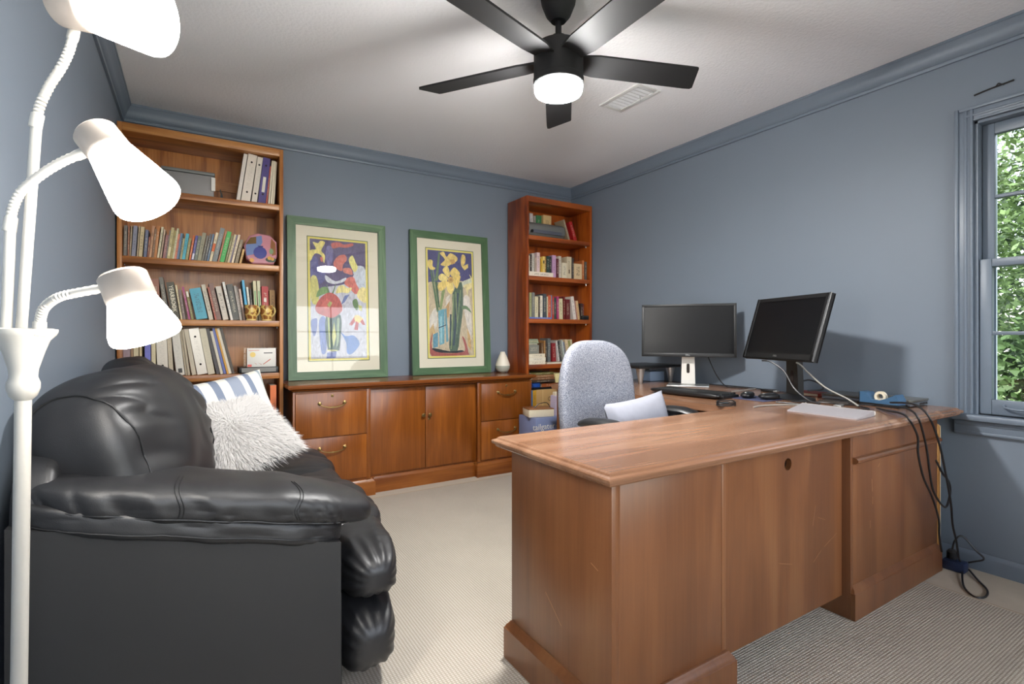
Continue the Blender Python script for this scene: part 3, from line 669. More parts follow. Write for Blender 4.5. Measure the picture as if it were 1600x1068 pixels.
for cx in (2.565, 2.61): part('ring_mark', G().rings([[(cx + r * math.cos(a * .3142), 3.5295, .53 + r * math.sin(a * .3142)) for a in range(20)] for r in (.017, .0135)], cap=False), MT['dark'], t, smooth=False)
carton('flat_box', 'flat blue box on top of the yellow and blue books', 'box', 2.36, 2.458, 3.52, 3.70, .632, .674, mat('blue_card', (38, 84, 168), .5))
single('tray', G().box(2.34, 2.80, 3.53, 3.76, .6135, .631, .002), MT['black'], 'black tray lying across books and cardboard box', 'tray')
lying('book', 'orange-brown flat book right on the black tray', 'book', 2.48, 2.70, 3.525, 3.68, .6315, .030, (160, 84, 40))
for k, c in enumerate(((70, 52, 36), (126, 84, 52), (150, 104, 66), (104, 96, 50))):
    lying('folder', '%s dark folder of the pile below the fourth shelf' % ('lowest', 'second lowest', 'second highest', 'topmost')[k], 'folder', 2.365 + .006 * (k % 3), 2.60, 3.50 + .006 * k, 3.71, .6755 + k * .0205 if k else .6755, .019, c, 'folders below the fourth shelf')
carton('notepad', 'cream pad of paper at right end of the dark folders', 'notepad', 2.615, 2.72, 3.51, 3.66, .664, .742, mat('cream_pad', (226, 210, 150), .8))
# boxes stacked on the floor before the red bookcase
t = thing('carton', 'blue printed carton lettered tailgater on the floor by the credenza', 'box', (2.13 + .24, 3.22, 0))
bluec = mat('blue_print_card', (122, 134, 172), .5, var=.1, vscale=6)
part('body', G().box(2.14, 2.52, 3.12, 3.35, RZ, .452, .003), bluec, t) 
g = text_bm('tailgater', .062); g.move(Matrix.Translation((2.215, 3.1192, .385)) @ Matrix.Rotation(math.pi / 2, 4, 'X')); part('lettering', g, MT['whitep'], t, smooth=False)
part('side_print', G().box(2.45, 2.52, 3.119, 3.1205, .10, .45), mat('pale_blue_print', (168, 184, 214), .5), t, smooth=False)
for k, w in enumerate((.075, .11, .085)): part('print_line', G().box(2.44 - w, 2.44, 3.1188, 3.1205, .405 - k * .022, .411 - k * .022), MT['whitep'], t, smooth=False)
part('picture', G().box(2.165, 2.27, 3.1188, 3.1205, .20, .335), mat('dark_print', (70, 62, 66), .5), t, smooth=False)
t = thing('paper_ream', 'white block of paper with brown cover on the blue carton', 'paper', (2.24, 3.22, .453))
Mr = Matrix.Translation((2.235, 3.225, 0)) @ Matrix.Rotation(math.radians(-14), 4, 'Z')
part('pages', G().box(-.10, .10, -.075, .075, .4535, .508, .002, M=Mr), MT['page'], t)
part('cover', G().box(-.101, .101, -.076, .076, .5085, .516, .002, M=Mr), wood('brown_cover', (110, 70, 40), (140, 92, 58), (156, 108, 70), 'x'), t)
part('band', G().tube(smooth_path([Mr @ Vector((-.04, -.02, .516)), Mr @ Vector((0, -.02, .545)), Mr @ Vector((.06, -.02, .552)), Mr @ Vector((.09, -.02, .517))]), .003, 6), MT['black'], t)
t = thing('gift_box', 'lavender card box with butterfly prints on the blue carton', 'box', (2.40, 3.2, .453))
lav = mat('lavender_card', (200, 190, 212), .7)
part('body', G().rings([[(2.35, 3.15, .4535), (2.475, 3.15, .4535), (2.475, 3.23, .4535), (2.35, 3.23, .4535)], [(2.353, 3.153, .60), (2.472, 3.153, .635), (2.472, 3.227, .635), (2.353, 3.227, .60)]]), lav, t)
part('tissue', G().box(2.36, 2.395, 3.17, 3.21, .60, .63, .004).box(2.415, 2.465, 3.17, 3.21, .63, .652, .004), MT['page'], t)
def butterfly(x, z, s): return G().prism([(0, 0), (s, .8 * s), (1.1 * s, .2 * s), (.5 * s, -.1 * s), (.8 * s, -.7 * s), (.2 * s, -.6 * s)], 3.149, 3.1525, lambda u, v, w: (x + u, w, z + v))
for x, z, s in ((2.415, .585, .016), (2.37, .575, .012)): part('butterfly_print', butterfly(x, z, s), MT['dark'], t, smooth=False)
part('stem_print', G().prism([(-.012, .03), (.0, 0), (.012, .03), (.006, .03), (0, .012), (-.006, .03)], 3.149, 3.1525, lambda u, v, w: (2.41 + u, w, .49 + v)).prism([(-.004, -.02), (.004, -.02), (.003, .005), (-.003, .005)], 3.149, 3.1525, lambda u, v, w: (2.41 + u, w, .49 + v)), MT['grey_p'], t, smooth=False)
for k in range(2):
    single('cable', G().tube(smooth_path([(2.318 + .012 * k, 3.372, .44 - .03 * k), (2.312 + .012 * k, 3.366, .38), (2.296 + .012 * k, 3.362, .28), (2.29 + .012 * k, 3.365, .12), (2.30 + .012 * k, 3.362, .01)]), .0035, 6), MT['whitep'], ('white cable hanging closest to the credenza side', 'white cable hanging next to the blue carton')[k], 'cable', group='white cables by the carton')

# golden bookcase: mugs, ceramic pot, device, acrylic card stand
mugm, nt, b, N, L = _new('giraffe_glaze')
tc = N('ShaderNodeTexCoord'); v = N('ShaderNodeTexVoronoi'); v.feature = 'DISTANCE_TO_EDGE'; v.inputs['Scale'].default_value = 26
L(tc.outputs['Object'], v.inputs[0]); rp = N('ShaderNodeValToRGB'); rp.color_ramp.elements[0].position = .06; rp.color_ramp.elements[0].color = (*lin((222, 190, 110)), 1); rp.color_ramp.elements[1].position = .12; rp.color_ramp.elements[1].color = (*lin((150, 98, 54)), 1)
L(v.outputs['Distance'], rp.inputs[0]); L(rp.outputs[0], b.inputs['Base Color']); b.inputs['Roughness'].default_value = .15
mhand = mat('cream_glaze', (226, 200, 130), .15)
for k, x in enumerate((.300, .388)):
    t = thing('mug', ('giraffe-patterned mug in front of the cream paperbacks, third shelf', 'giraffe-patterned mug at the right end, before the red book')[k], 'mug', (x, 3.567, 1.1575), (0, 0, -.65), 'giraffe mugs')
    M0 = Matrix()
    part('body', G().lathe([(.024, .008), (.032, .018), (.037, .045), (.037, .07), (.039, .096), (.037, .096), (.035, .07), (.034, .045), (.028, .02), (.001, .016)], M0, 28), mugm, t, local=True)
    part('foot', G().lathe([(.030, 0), (.031, .004), (.025, .010)], M0, 24), mhand, t, local=True)
    part('handle', G().tube(smooth_path([(.036, -.006, .08), (.052, -.01, .082), (.060, -.01, .066), (.056, -.01, .045), (.036, -.006, .026)]), .005, 8), mhand, t, local=True)
# painted ceramic pot
t = thing('ceramic_pot', 'painted ceramic pot with blue vase motif at end of second shelf', 'pot', (.355, 3.60, 1.5055))
oct_ = [(-.085, .03), (-.10, .11), (-.07, .178), (-.02, .196), (.05, .190), (.088, .15), (.092, .06), (.07, .005), (-.05, .002)]
def pot(g, w, sc=1.0): return g
cx, cz = .356, 1.506
g = G(); rr = []
for y, s in ((3.545, .90), (3.553, .98), (3.60, 1.0), (3.65, .98), (3.66, .9)):
    rr.append([(cx + (px) * s, y, cz + .098 + (pz - .098) * s) for px, pz in oct_])
g.rings(rr); part('body', g, mat('pink_glaze', (190, 130, 140), .12), t)
def patch(poly, rgb, dy=.0, name='painted_motif'):
    part(name, G().prism(poly, 3.5435 - dy, 3.5455, lambda u, v, w: (cx + u, w, cz + v)), mat('glaze_' + name, rgb, .12), t, smooth=False)
patch([(-.085, .05), (-.088, .11), (-.062, .165), (.0, .182), (.005, .14), (-.02, .09), (-.05, .06)], (110, 128, 170))
patch([(-.088, .12), (-.062, .165), (-.03, .172), (-.03, .13)], (110, 84, 48), .0006)
patch([(.055, .17), (.078, .14), (.082, .07), (.06, .06), (.05, .12)], (140, 92, 56), .0003)
circ = lambda x, z, r, e=1.0: [(x + r * math.cos(k * .3927), z + e * r * math.sin(k * .3927)) for k in range(16)]
patch(circ(-.008, .075, .038), (70, 72, 138), .0008); patch([(-.022, .118), (.010, .118), (.004, .108), (-.016, .108)], (60, 62, 110), .001)
patch(circ(.052, .035, .03, .55), (60, 70, 52), .0006); patch(circ(.045, .045, .012), (206, 158, 70), .001); patch(circ(.062, .04, .010), (206, 150, 64), .001); patch(circ(-.055, .025, .013), (214, 152, 60), .001)
patch(circ(.055, .088, .012, 1.5), (128, 148, 110), .0008)
# black flat player with a white card on it, in clear stand
t = thing('media_player', 'flat black and grey device on fourth shelf of the golden bookcase', 'device', (.335, 3.60, .8305))
part('body', G().box(.232, .450, 3.535, 3.70, .8305, .868, .002), MT['black'], t)
part('face_plate', G().box(.245, .437, 3.532, 3.536, .838, .864), mat('grey_face', (120, 118, 112), .4), t)
t = thing('card_pack', 'white pack with red pen pictures standing on the flat black device', 'pack', (.36, 3.58, .8685))
part('body', G().box(.276, .440, 3.56, 3.585, .8685, .985, .001), MT['whitep'], t)
pm = lambda rgb: mat('pack_print', rgb, .5)
part('red_stripe', G().box(.285, .345, 3.5592, 3.5602, .970, .973), pm((214, 120, 90)), t, smooth=False)
part('sun_print', G().prism(circ(.308, .945, .016), 3.5592, 3.5602, lambda u, v, w: (u, w, v)), pm((236, 206, 120)), t, smooth=False)
part('title_print', G().box(.37, .42, 3.5592, 3.5602, .952, .958), pm((90, 88, 88)), t, smooth=False)
for x0, z0, x1, z1 in ((.365, .885, .41, .915), (.315, .895, .33, .885), (.338, .895, .358, .882)):
    part('pen_print', G().prism([(x0, z0), (x0 + .004, z0 - .002), (x1, z1 - .002), (x1 - .002, z1 + .003)], 3.5592, 3.5602, lambda u, v, w: (u, w, v)), pm((196, 92, 72)), t, smooth=False)
part('logo_print', G().box(.279, .302, 3.5592, 3.5602, .870, .884), pm((220, 96, 84)), t, smooth=False)
single('acrylic_stand', G().box(.26, .452, 3.60, 3.604, .8685, .99, .001), MT['acrylic'], 'clear acrylic sheet standing behind the white pack', 'stand', smooth=False)
# grey document box on the top shelf
t = thing('document_box', 'grey flat storage case lying on the top shelf, golden bookcase', 'case', (-.05, 3.64, 1.8905))
part('body', G().box(-.16, .10, 3.56, 3.74, 1.8905, 2.02, .008), mat('grey_case', (136, 134, 134), .5), t)
part('lid', G().box(-.165, .105, 3.555, 3.745, 2.0205, 2.04, .006), MT['grey_p'], t)
part('label_plate', G().box(.085, .106, 3.552, 3.556, 1.93, 2.01), MT['whitep'], t)
single('clip', G().prism([(.0, 0), (.02, 0), (.012, .035), (.004, .06), (.0, .055), (.004, .03)], 3.57, 3.585, lambda u, v, w: (.13 + u, w, 1.8905 + v)), MT['black'], 'small dark clip standing on the top shelf beside the grey case', 'clip')
# low shelf of golden bookcase, beside the striped pillow: an orange book
add_book('book', 'bright orange book upright on the low shelf behind the pillows', None, (.405, 3.54, .4205), (0, 0, 0), .035, .16, .33, (226, 118, 62))
add_book('ring_binder', 'dark binder upright on the low shelf near the orange book', None, (.30, 3.56, .4205), (0, 0, 0), .05, .18, .30, (70, 66, 72), cat='binder')

# ------------------------------------------------------------ credenza
t = thing('credenza', 'long walnut credenza with file drawers and two doors below the paintings', 'credenza', (1.39, 3.58, 0))
x0, x1 = .515, 2.292
part('top', G().rectloft([(-.03, .712), (.0, .716), (.004, .722), (.014, .728), (.024, .732), (.03, .742), (.03, .748), (.024, .756), (.016, .757)], x0 - .003, x1 - .012, 3.39, 3.786), MT['credx'], t)
part('carcass', G().box(x0, .985, 3.408, 3.80, .10, .712).box(.985, 1.815, 3.45, 3.80, .10, .712).box(1.815, x1, 3.408, 3.80, .10, .712), MT['cred'], t, smooth=False)
PL = [(.0, 0), (.0, .088), (-.006, .094), (-.010, .104), (-.016, .108), (-.018, .112)]
for a, b, y in ((.50, 1.03, 3.395), (1.80, 2.302, 3.395)):
    part('plinth', G().rectloft(PL, a, b, y, 3.80), MT['credx'], t)
part('plinth', G().rectloft(PL, 1.025, 1.802, 3.437, 3.80), MT['credx'], t)
for a, b in ((.515, .528), (.972, .998), (1.806, 1.832), (2.276, 2.292)):
    part('stile', G().box(a, b, 3.400, 3.415, .112, .712, .001), MT['cred'], t)
def pull(d, x, y, z, w=.155):
    h = part('pull_handle', G().tube(smooth_path([(x - w / 2, y - .014, z), (x - w / 2 + .012, y - .02, z - .012), (x - .03, y - .022, z - .022), (x, y - .022, z - .024), (x + .03, y - .022, z - .022), (x + w / 2 - .012, y - .02, z - .012), (x + w / 2, y - .014, z)]), [.003 + .002 * math.exp(-((k - 18) / 6) ** 2) for k in range(37)], 8), MT['brass'], d)
    for s in (-1, 1): pass
    g = G()
    for s in (-1, 1): g.lathe([(.012, 0), (.012, .003), (.008, .005), (.005, .006), (.005, .016), (.007, .018), (.004, .020)], Matrix.Translation((x + s * w / 2, y, z)) @ Matrix.Rotation(math.pi / 2, 4, 'X'), 14)
    g.lathe([(.0065, -.004), (.0065, .004)], Matrix.Translation((x, y - .022, z - .024)) @ Matrix.Rotation(math.pi / 2, 4, 'Y'), 10)
    part('handle_rosettes', g, MT['brass'], d)
def lockp(d, x, y, z):
    part('keyhole', G().lathe([(.009, 0), (.009, .003), (.006, .004), (.0055, .0015), (.001, .0015)], Matrix.Translation((x, y, z)) @ Matrix.Rotation(math.pi / 2, 4, 'X'), 16), MT['brass'], d)
for a, b in ((.53, .970), (1.834, 2.274)):
    for z0, z1, lk in ((.420, .700, 1), (.128, .414, 0)):
        d = part('drawer', G().box(a, b, 3.394, 3.410, z0, z1, .0015), MT['cred'], t)
        pull(d, (a + b) / 2, 3.394, z1 - .068)
        if lk: lockp(d, (a + b) / 2, 3.394, z1 - .02)
for a, b, k in ((1.002, 1.400, 1.382), (1.404, 1.803, 1.430)):
    d = part('door', G().box(a, b, 3.436, 3.452, .124, .698, .0015), MT['cred'], t)
    part('knob', G().lathe([(.006, 0), (.006, .012), (.013, .017), (.014, .024), (.008, .029)], Matrix.Translation((k, 3.436, .50)) @ Matrix.Rotation(math.pi / 2, 4, 'X'), 18), MT['brass'], d)
    if k > 1.4: lockp(d, k, 3.436, .468)
part('top_rail', G().box(.528, .972, 3.404, 3.412, .702, .712).box(1.832, 2.276, 3.404, 3.412, .702, .712).box(.998, 1.806, 3.446, 3.454, .70, .712), MT['cred'], t)

# ------------------------------------------------------------ paintings leaning on the wall
def picture(label, xc, polys, quadc, bgs):
    W, Hh, fw = .684, 1.13, .055
    tilt = math.asin(.066 / Hh)
    r = thing('framed_painting', label, 'painting', (xc, 3.716, .7605), (-tilt, 0, 0), 'flower paintings leaning on the wall')
    # local: x width, y depth (front at y=0 towards the room is -y), z up
    x0, x1 = -W / 2, W / 2
    for nm, p, m in (('frame_rail', [(x0, 0), (x1, 0), (x1 - fw, fw), (x0 + fw, fw)], MT['greenx']), ('frame_rail', [(x0, Hh), (x0 + fw, Hh - fw), (x1 - fw, Hh - fw), (x1, Hh)], MT['greenx']),
                     ('frame_stile', [(x0, 0), (x0 + fw, fw), (x0 + fw, Hh - fw), (x0, Hh)], MT['green']), ('frame_stile', [(x1, 0), (x1, Hh), (x1 - fw, Hh - fw), (x1 - fw, fw)], MT['green'])):
        g = G().prism(p, -.002, .026, lambda u, v, w: (u, w, v)); part(nm, g, m, r, local=True, smooth=False)
    def bd(nm, i, y, m): return part(nm, G().box(x0 + i[0], x1 - i[0], y, .024, i[1], Hh - i[1]), m, r, local=True, smooth=False)
    bd('mat_board', (fw - .002, fw - .002), .016, MT['matb'])
    bd('fillet', (.129, .125), .0152, MT['line']); bd('inner_mat', (.134, .130), .0145, MT['yellow'])
    u0, v0, pw, ph = x0 + .148, .144, W - .296, Hh - .288
    bm = bmesh.new(); cl = bm.loops.layers.color.new('Col')
    TL, TR, BL, BR = [Vector(q) for q in quadc]
    def uv(x, y):
        s, q = .5, .5
        for _ in range(12):
            p = TL * (1 - s) * (1 - q) + TR * s * (1 - q) + BL * (1 - s) * q + BR * s * q
            e = Vector((x, y)) - p
            s += e.x / (TR - TL).x; q += e.y / (BL - TL).y
        return min(1, max(0, s)), min(1, max(0, q))
    def face(pts, rgb, y):
        vs = [bm.verts.new((u0 + s * pw, y, v0 + (1 - q) * ph)) for s, q in pts]
        f = bm.faces.new(vs)
        for l in f.loops: l[cl] = (*[c / 255 for c in rgb], 1)
    y = .0140
    face([(0, 0), (1, 0), (1, 1), (0, 1)], bgs[1], y)
    for i, (rgb, pts) in enumerate([(bgs[0], bgs[2])] + polys):
        y -= .00004
        P2 = [Vector(p) for p in pts]
        if len(P2) > 4:   # soften outlines
            sm = []
            for k in range(len(P2)):
                p0, p1, p2, p3 = P2[k - 1], P2[k], P2[(k + 1) % len(P2)], P2[(k + 2) % len(P2)]
                for q in (0, .34, .67): sm.append(.5 * ((2 * p1) + (p2 - p0) * q + (2 * p0 - 5 * p1 + 4 * p2 - p3) * q * q + (3 * p1 - p0 - 3 * p2 + p3) * q ** 3))
            P2 = sm
        f = [uv(*p) for p in P2]
        face(f, rgb, y)
    me = bpy.data.meshes.new('print'); bm.to_mesh(me); bm.free(); me.materials.append(MT['print'])
    o = bpy.data.objects.new('print', me); COL.objects.link(o); o.parent = r
    part('glass', G().box(x0 + fw - .002, x1 - fw + .002, .0085, .0100, fw - .002, Hh - fw + .002), MT['picglass'], r, local=True, smooth=False)
    part('backing', G().box(x0 + .01, x1 - .01, .0245, .03, .01, Hh - .01), MT['card'], r, local=True, smooth=False)
    return r
def strip(a, b, w0, w1):
    a, b = Vector(a), Vector(b); n = (b - a).normalized(); n = Vector((-n.y, n.x))
    return [tuple(a + n * w0), tuple(b + n * w1), tuple(b - n * w1), tuple(a - n * w0)]
# coordinates below are sketch units of each print (x right, y down)
A = [((92, 90, 150), [(70, 190), (120, 200), (130, 260), (170, 270), (180, 350), (140, 400), (110, 330), (70, 340)]), ((120, 112, 168), [(190, 110), (235, 120), (240, 200), (210, 270), (185, 200)]),
     ((236, 218, 106), [(65, 140), (110, 130), (85, 75), (125, 85), (145, 65), (180, 80), (150, 140), (178, 180), (170, 240), (150, 180), (100, 165), (66, 225)]),
     ((212, 92, 72), [(140, 190), (162, 195), (160, 230), (145, 225)]), ((196, 76, 62), [(228, 85), (290, 78), (330, 95), (395, 85), (400, 105), (340, 120), (290, 115), (240, 125)]),
     ((210, 98, 80), [(280, 185), (335, 175), (350, 215), (320, 250), (310, 300), (265, 280), (242, 240)]), ((214, 110, 90), [(320, 280), (380, 280), (395, 330), (350, 320), (325, 310)]),
     ((206, 214, 226), [(400, 300), (440, 260), (502, 290), (505, 470), (450, 430), (415, 350)]), ((236, 226, 118), [(365, 210), (395, 180), (420, 230), (438, 275), (410, 310), (380, 260)]),
     ((214, 96, 78), [(345, 360), (400, 345), (425, 400), (450, 450), (420, 480), (385, 450), (370, 430), (330, 400)]),
     ((238, 224, 134), [(260, 470), (280, 420), (320, 410), (350, 430), (390, 430), (360, 470), (310, 465)]), ((240, 222, 138), [(430, 480), (460, 430), (505, 440), (505, 545), (450, 520)]),
     ((214, 206, 108), [(70, 350), (110, 340), (130, 430), (125, 540), (90, 555), (68, 500)]), ((122, 160, 92), [(110, 500), (130, 440), (180, 420), (210, 460), (160, 480)]), ((104, 140, 92), strip((210, 480), (190, 400), 6, 2)), ((104, 140, 92), strip((235, 475), (262, 400), 6, 2)),
     ((100, 120, 180), [(300, 560), (330, 490), (370, 480), (330, 540)]), ((214, 216, 226), [(180, 330), (260, 380), (340, 350), (330, 380), (250, 400), (190, 380)]),
     ((108, 126, 190), [(68, 680), (115, 665), (110, 760), (90, 800), (72, 740)]), ((100, 124, 194), [(130, 680), (178, 660), (185, 900), (150, 930), (135, 820)]),
     ((66, 96, 84), [(182, 650), (298, 640), (292, 860), (275, 910), (215, 912), (190, 870)]), ((178, 190, 92), [(195, 655), (208, 655), (216, 880), (206, 890)]), ((206, 206, 110), [(245, 690), (262, 800), (240, 880), (228, 800)]), ((150, 172, 128), [(270, 660), (288, 660), (282, 840), (262, 890)]), ((40, 60, 62), [(214, 660), (236, 660), (224, 780), (216, 860)]), ((222, 220, 140), strip((190, 905), (270, 908), 4, 4)),
     ((196, 70, 58), [(102, 580), (130, 520), (180, 475), (230, 468), (285, 510), (312, 590), (285, 630), (230, 660), (160, 640), (118, 620)]), ((214, 88, 70), [(150, 560), (190, 510), (220, 540), (180, 600)]), ((176, 176, 96), [(192, 560), (215, 530), (232, 545), (212, 580)]),
     ((86, 132, 204), [(298, 770), (340, 800), (400, 795), (450, 860), (385, 935), (345, 925), (340, 850)]), ((96, 112, 186), [(190, 925), (265, 915), (255, 965), (185, 968)]),
     ((104, 140, 84), [(395, 530), (425, 515), (440, 560), (430, 605), (400, 570)]), ((206, 206, 112), [(440, 560), (470, 570), (470, 610), (445, 600)]),
     ((236, 208, 120), [(405, 650), (440, 640), (480, 670), (470, 690), (420, 700)]), ((190, 52, 46), [(365, 710), (405, 655), (412, 690), (385, 720)]), ((190, 52, 46), [(405, 750), (420, 685), (442, 700), (435, 755)]), ((190, 52, 46), [(455, 690), (475, 670), (496, 715), (475, 715)])]
picture('framed print of red poppies in a vase, left of the two', .878, A, ((63, 47), (502, 88), (68, 970), (510, 965)), ((96, 84, 126), (204, 204, 216), [(63, 47), (502, 88), (502, 290), (440, 262), (400, 340), (330, 400), (200, 420), (64, 440)]))
Bp = [((222, 214, 200), [(60, 640), (110, 560), (125, 700), (80, 780), (50, 720)]), ((206, 170, 104), [(50, 760), (90, 700), (110, 800), (70, 860)]), ((226, 216, 204), [(355, 480), (420, 470), (445, 800), (420, 830), (380, 640)]), ((208, 166, 92), [(400, 740), (430, 820), (440, 950), (405, 900)]), ((224, 214, 200), [(200, 470), (240, 440), (235, 560), (200, 600)]), ((196, 150, 84), [(195, 560), (235, 500), (230, 640), (205, 660)]),
      ((214, 216, 190), [(340, 330), (440, 290), (440, 350), (350, 380)]),
      ((110, 138, 92), strip((140, 60), (115, 320), 8, 12)), ((92, 122, 86), strip((65, 220), (130, 600), 6, 10)), ((128, 152, 104), strip((85, 220), (135, 560), 4, 7)), ((140, 160, 96), strip((180, 400), (150, 580), 14, 10)), ((80, 108, 86), strip((115, 330), (140, 560), 10, 6)),
      ((86, 110, 92), [(262, 430), (345, 330), (358, 560), (330, 790), (310, 940), (240, 950), (235, 820), (262, 600)]), ((140, 160, 104), strip((270, 440), (250, 930), 6, 5)), ((60, 78, 96), strip((310, 430), (272, 900), 9, 8)), ((120, 146, 104), strip((335, 400), (300, 800), 6, 4)), ((58, 80, 88), strip((245, 620), (240, 900), 8, 7)), ((150, 168, 110), strip((290, 420), (305, 700), 4, 3)),
      ((110, 140, 96), [(350, 545), (400, 550), (442, 610), (390, 575), (352, 575)]),
      ((92, 166, 186), [(130, 590), (188, 570), (188, 880), (145, 895)]), ((150, 202, 208), [(150, 640), (165, 640), (170, 870), (155, 880)]), ((96, 160, 178), [(190, 580), (205, 560), (225, 860), (205, 870)]), ((88, 150, 172), [(85, 800), (132, 780), (130, 910), (88, 920)]), ((34, 50, 70), strip((135, 742), (205, 715), 4, 4)),
      ((44, 48, 54), [(90, 920), (240, 950), (350, 940), (345, 965), (80, 955)]), ((172, 70, 58), [(58, 890), (85, 780), (80, 930), (200, 965), (340, 960), (380, 930), (350, 820), (380, 850), (410, 960), (390, 985), (75, 990)]),
      ((236, 206, 92), [(38, 180), (45, 135), (80, 140), (80, 190), (105, 205), (95, 222), (60, 220)]), ((238, 206, 96), [(145, 75), (180, 60), (205, 105), (240, 70), (300, 105), (300, 140), (255, 165), (210, 190), (150, 175), (190, 130)]), ((214, 160, 66), [(232, 130), (275, 125), (285, 160), (250, 175)]), ((232, 198, 84), [(335, 130), (350, 80), (378, 100), (375, 160), (345, 190)]), ((236, 204, 90), [(345, 190), (405, 165), (405, 200), (370, 225)]),
      ((242, 214, 104), [(170, 220), (210, 185), (235, 250), (225, 290), (190, 260)]), ((240, 208, 92), [(235, 250), (270, 200), (300, 215), (330, 260), (270, 290)]), ((238, 204, 86), [(240, 300), (330, 270), (320, 340), (300, 390), (265, 340)]), ((244, 216, 104), [(215, 330), (255, 330), (270, 400), (245, 440), (210, 400)]), ((240, 208, 92), [(130, 350), (200, 310), (215, 350), (175, 405), (135, 405)]), ((246, 222, 120), [(132, 285), (165, 255), (215, 290), (205, 320), (150, 320)]), ((214, 166, 64), [(218, 300), (245, 282), (270, 310), (248, 340), (222, 330)]), ((184, 128, 50), [(230, 305), (250, 298), (256, 318), (238, 325)]),
      ((238, 222, 150), [(360, 365), (400, 345), (440, 330), (415, 260), (442, 300), (440, 380), (410, 400), (400, 460), (385, 400)])]
picture('framed print of yellow daffodils in a red pot, right of the two', 1.757, Bp, ((36, 42), (436, 72), (60, 992), (465, 988)), ((76, 74, 132), (204, 184, 148), [(36, 42), (436, 72), (440, 330), (340, 320), (200, 330), (60, 330), (42, 320)]))
# ------------------------------------------------------------ L-shaped desk: return with modesty panel + main desk along the right wall
DZ = .733
TOPP = [(-.035, -.034), (-.014, -.034), (-.010, -.030), (-.010, -.026), (-.002, -.023), (0, -.018), (0, -.014), (-.003, -.011), (-.012, -.008), (-.016, -.003), (-.022, 0)]
PLI = [(.0, 0), (.0, .098), (-.003, .100), (-.006, .108), (-.013, .116), (-.016, .122), (-.020, .124)]
t = thing('return_desk', 'brown cherry desk return with panelled front and overhanging moulded top', 'desk', (1.45, 1.18, RZ))
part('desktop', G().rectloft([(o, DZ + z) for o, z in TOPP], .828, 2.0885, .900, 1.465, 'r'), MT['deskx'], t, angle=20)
part('end_panel', G().box(.885, .909, .955, 1.430, RZ, DZ - .034, .002), MT['desk'], t)
part('front_panel', G().box(.915, 1.322, .958, .974, .12, DZ - .034, .001), MT['desk'], t)
part('corner_post', G().box(.909, .914, .956, .975, RZ, DZ - .034), MT['desk'], t)
part('side_panel', G().box(1.326, 1.345, .960, 1.430, RZ, DZ - .034, .001), MT['desk'], t)
part('pedestal_back', G().box(.909, 1.326, 1.412, 1.430, RZ, DZ - .034), MT['desk'], t)
for z0, z1 in ((.13, .40), (.41, .69)):
    d = part('drawer', G().box(.915, 1.322, 1.4305, 1.447, z0, z1, .0015), MT['desk'], t)
    part('pull_handle', G().tube(smooth_path([(1.05, 1.447, z1 - .06), (1.06, 1.468, z1 - .07), (1.12, 1.47, z1 - .08), (1.18, 1.468, z1 - .07), (1.19, 1.447, z1 - .06)]), .004, 6), MT['brass'], d)
part('plinth', G().rectloft([(o, RZ + z) for o, z in PLI], .866, 1.364, .936, 1.449), MT['desk'], t)
# modesty panel with a round cable hole
n = 32; hx, hz, hr = 1.715, .625, .021; mx0, mx1, mz0, mz1 = 1.346, 2.073, .085, DZ - .034
def rectpt(a):
    dx, dz = math.cos(a), math.sin(a)
    k = min(((mx1 - hx) / dx if dx > 1e-6 else (mx0 - hx) / dx if dx < -1e-6 else 1e9), ((mz1 - hz) / dz if dz > 1e-6 else (mz0 - hz) / dz if dz < -1e-6 else 1e9))
    return hx + dx * k, hz + dz * k
angs = sorted([2 * math.pi * k / n for k in range(n)] + [math.atan2(z - hz, x - hx) % (2 * math.pi) for x in (mx0, mx1) for z in (mz0, mz1)])
out = [rectpt(a) for a in angs]; inn = [(hx + hr * math.cos(a), hz + hr * math.sin(a)) for a in angs]
g = G()
g.rings([[(x, .985, z) for x, z in out], [(x, .985, z) for x, z in inn], [(x, 1.003, z) for x, z in inn], [(x, 1.003, z) for x, z in out], [(x, .985, z) for x, z in out]], cap=False)
mp_ = part('modesty_panel', g, MT['desk'], t, angle=20)
part('cable_hole_liner', G().lathe([(hr, 0), (hr, .03), (hr - .002, .03), (hr - .002, 0)], Matrix.Translation((hx, 1.003, hz)) @ Matrix.Rotation(-math.pi / 2, 4, 'X'), 24, cap=False), MT['dark'], mp_)
scr = mat('pale_scratch', (160, 118, 84), .6)
for x, z, L_, a in ((1.88, .42, .07, 75), (1.93, .40, .05, 160), (1.99, .31, .09, 20), (1.90, .27, .06, 30), (1.70, .29, .08, 165)):
    part('scratch', G().box(-L_ / 2, L_ / 2, .9846, .9851, -.0005, .0005, M=Matrix.Translation((x, 0, z)) @ Matrix.Rotation(math.radians(-a), 4, 'Y')), scr, mp_, smooth=False)
tp = [o for o in t.children if o.name.startswith('end_panel')][0]
for y, z, L_, a in ((1.20, .27, .10, 40), (1.03, .12, .03, 35), (1.02, .46, .03, 20)):
    part('scratch', G().box(.8846, .8851, -L_ / 2, L_ / 2, -.0009, .0009, M=Matrix.Translation((0, y, z)) @ Matrix.Rotation(math.radians(a), 4, 'X')), scr, tp, smooth=False)

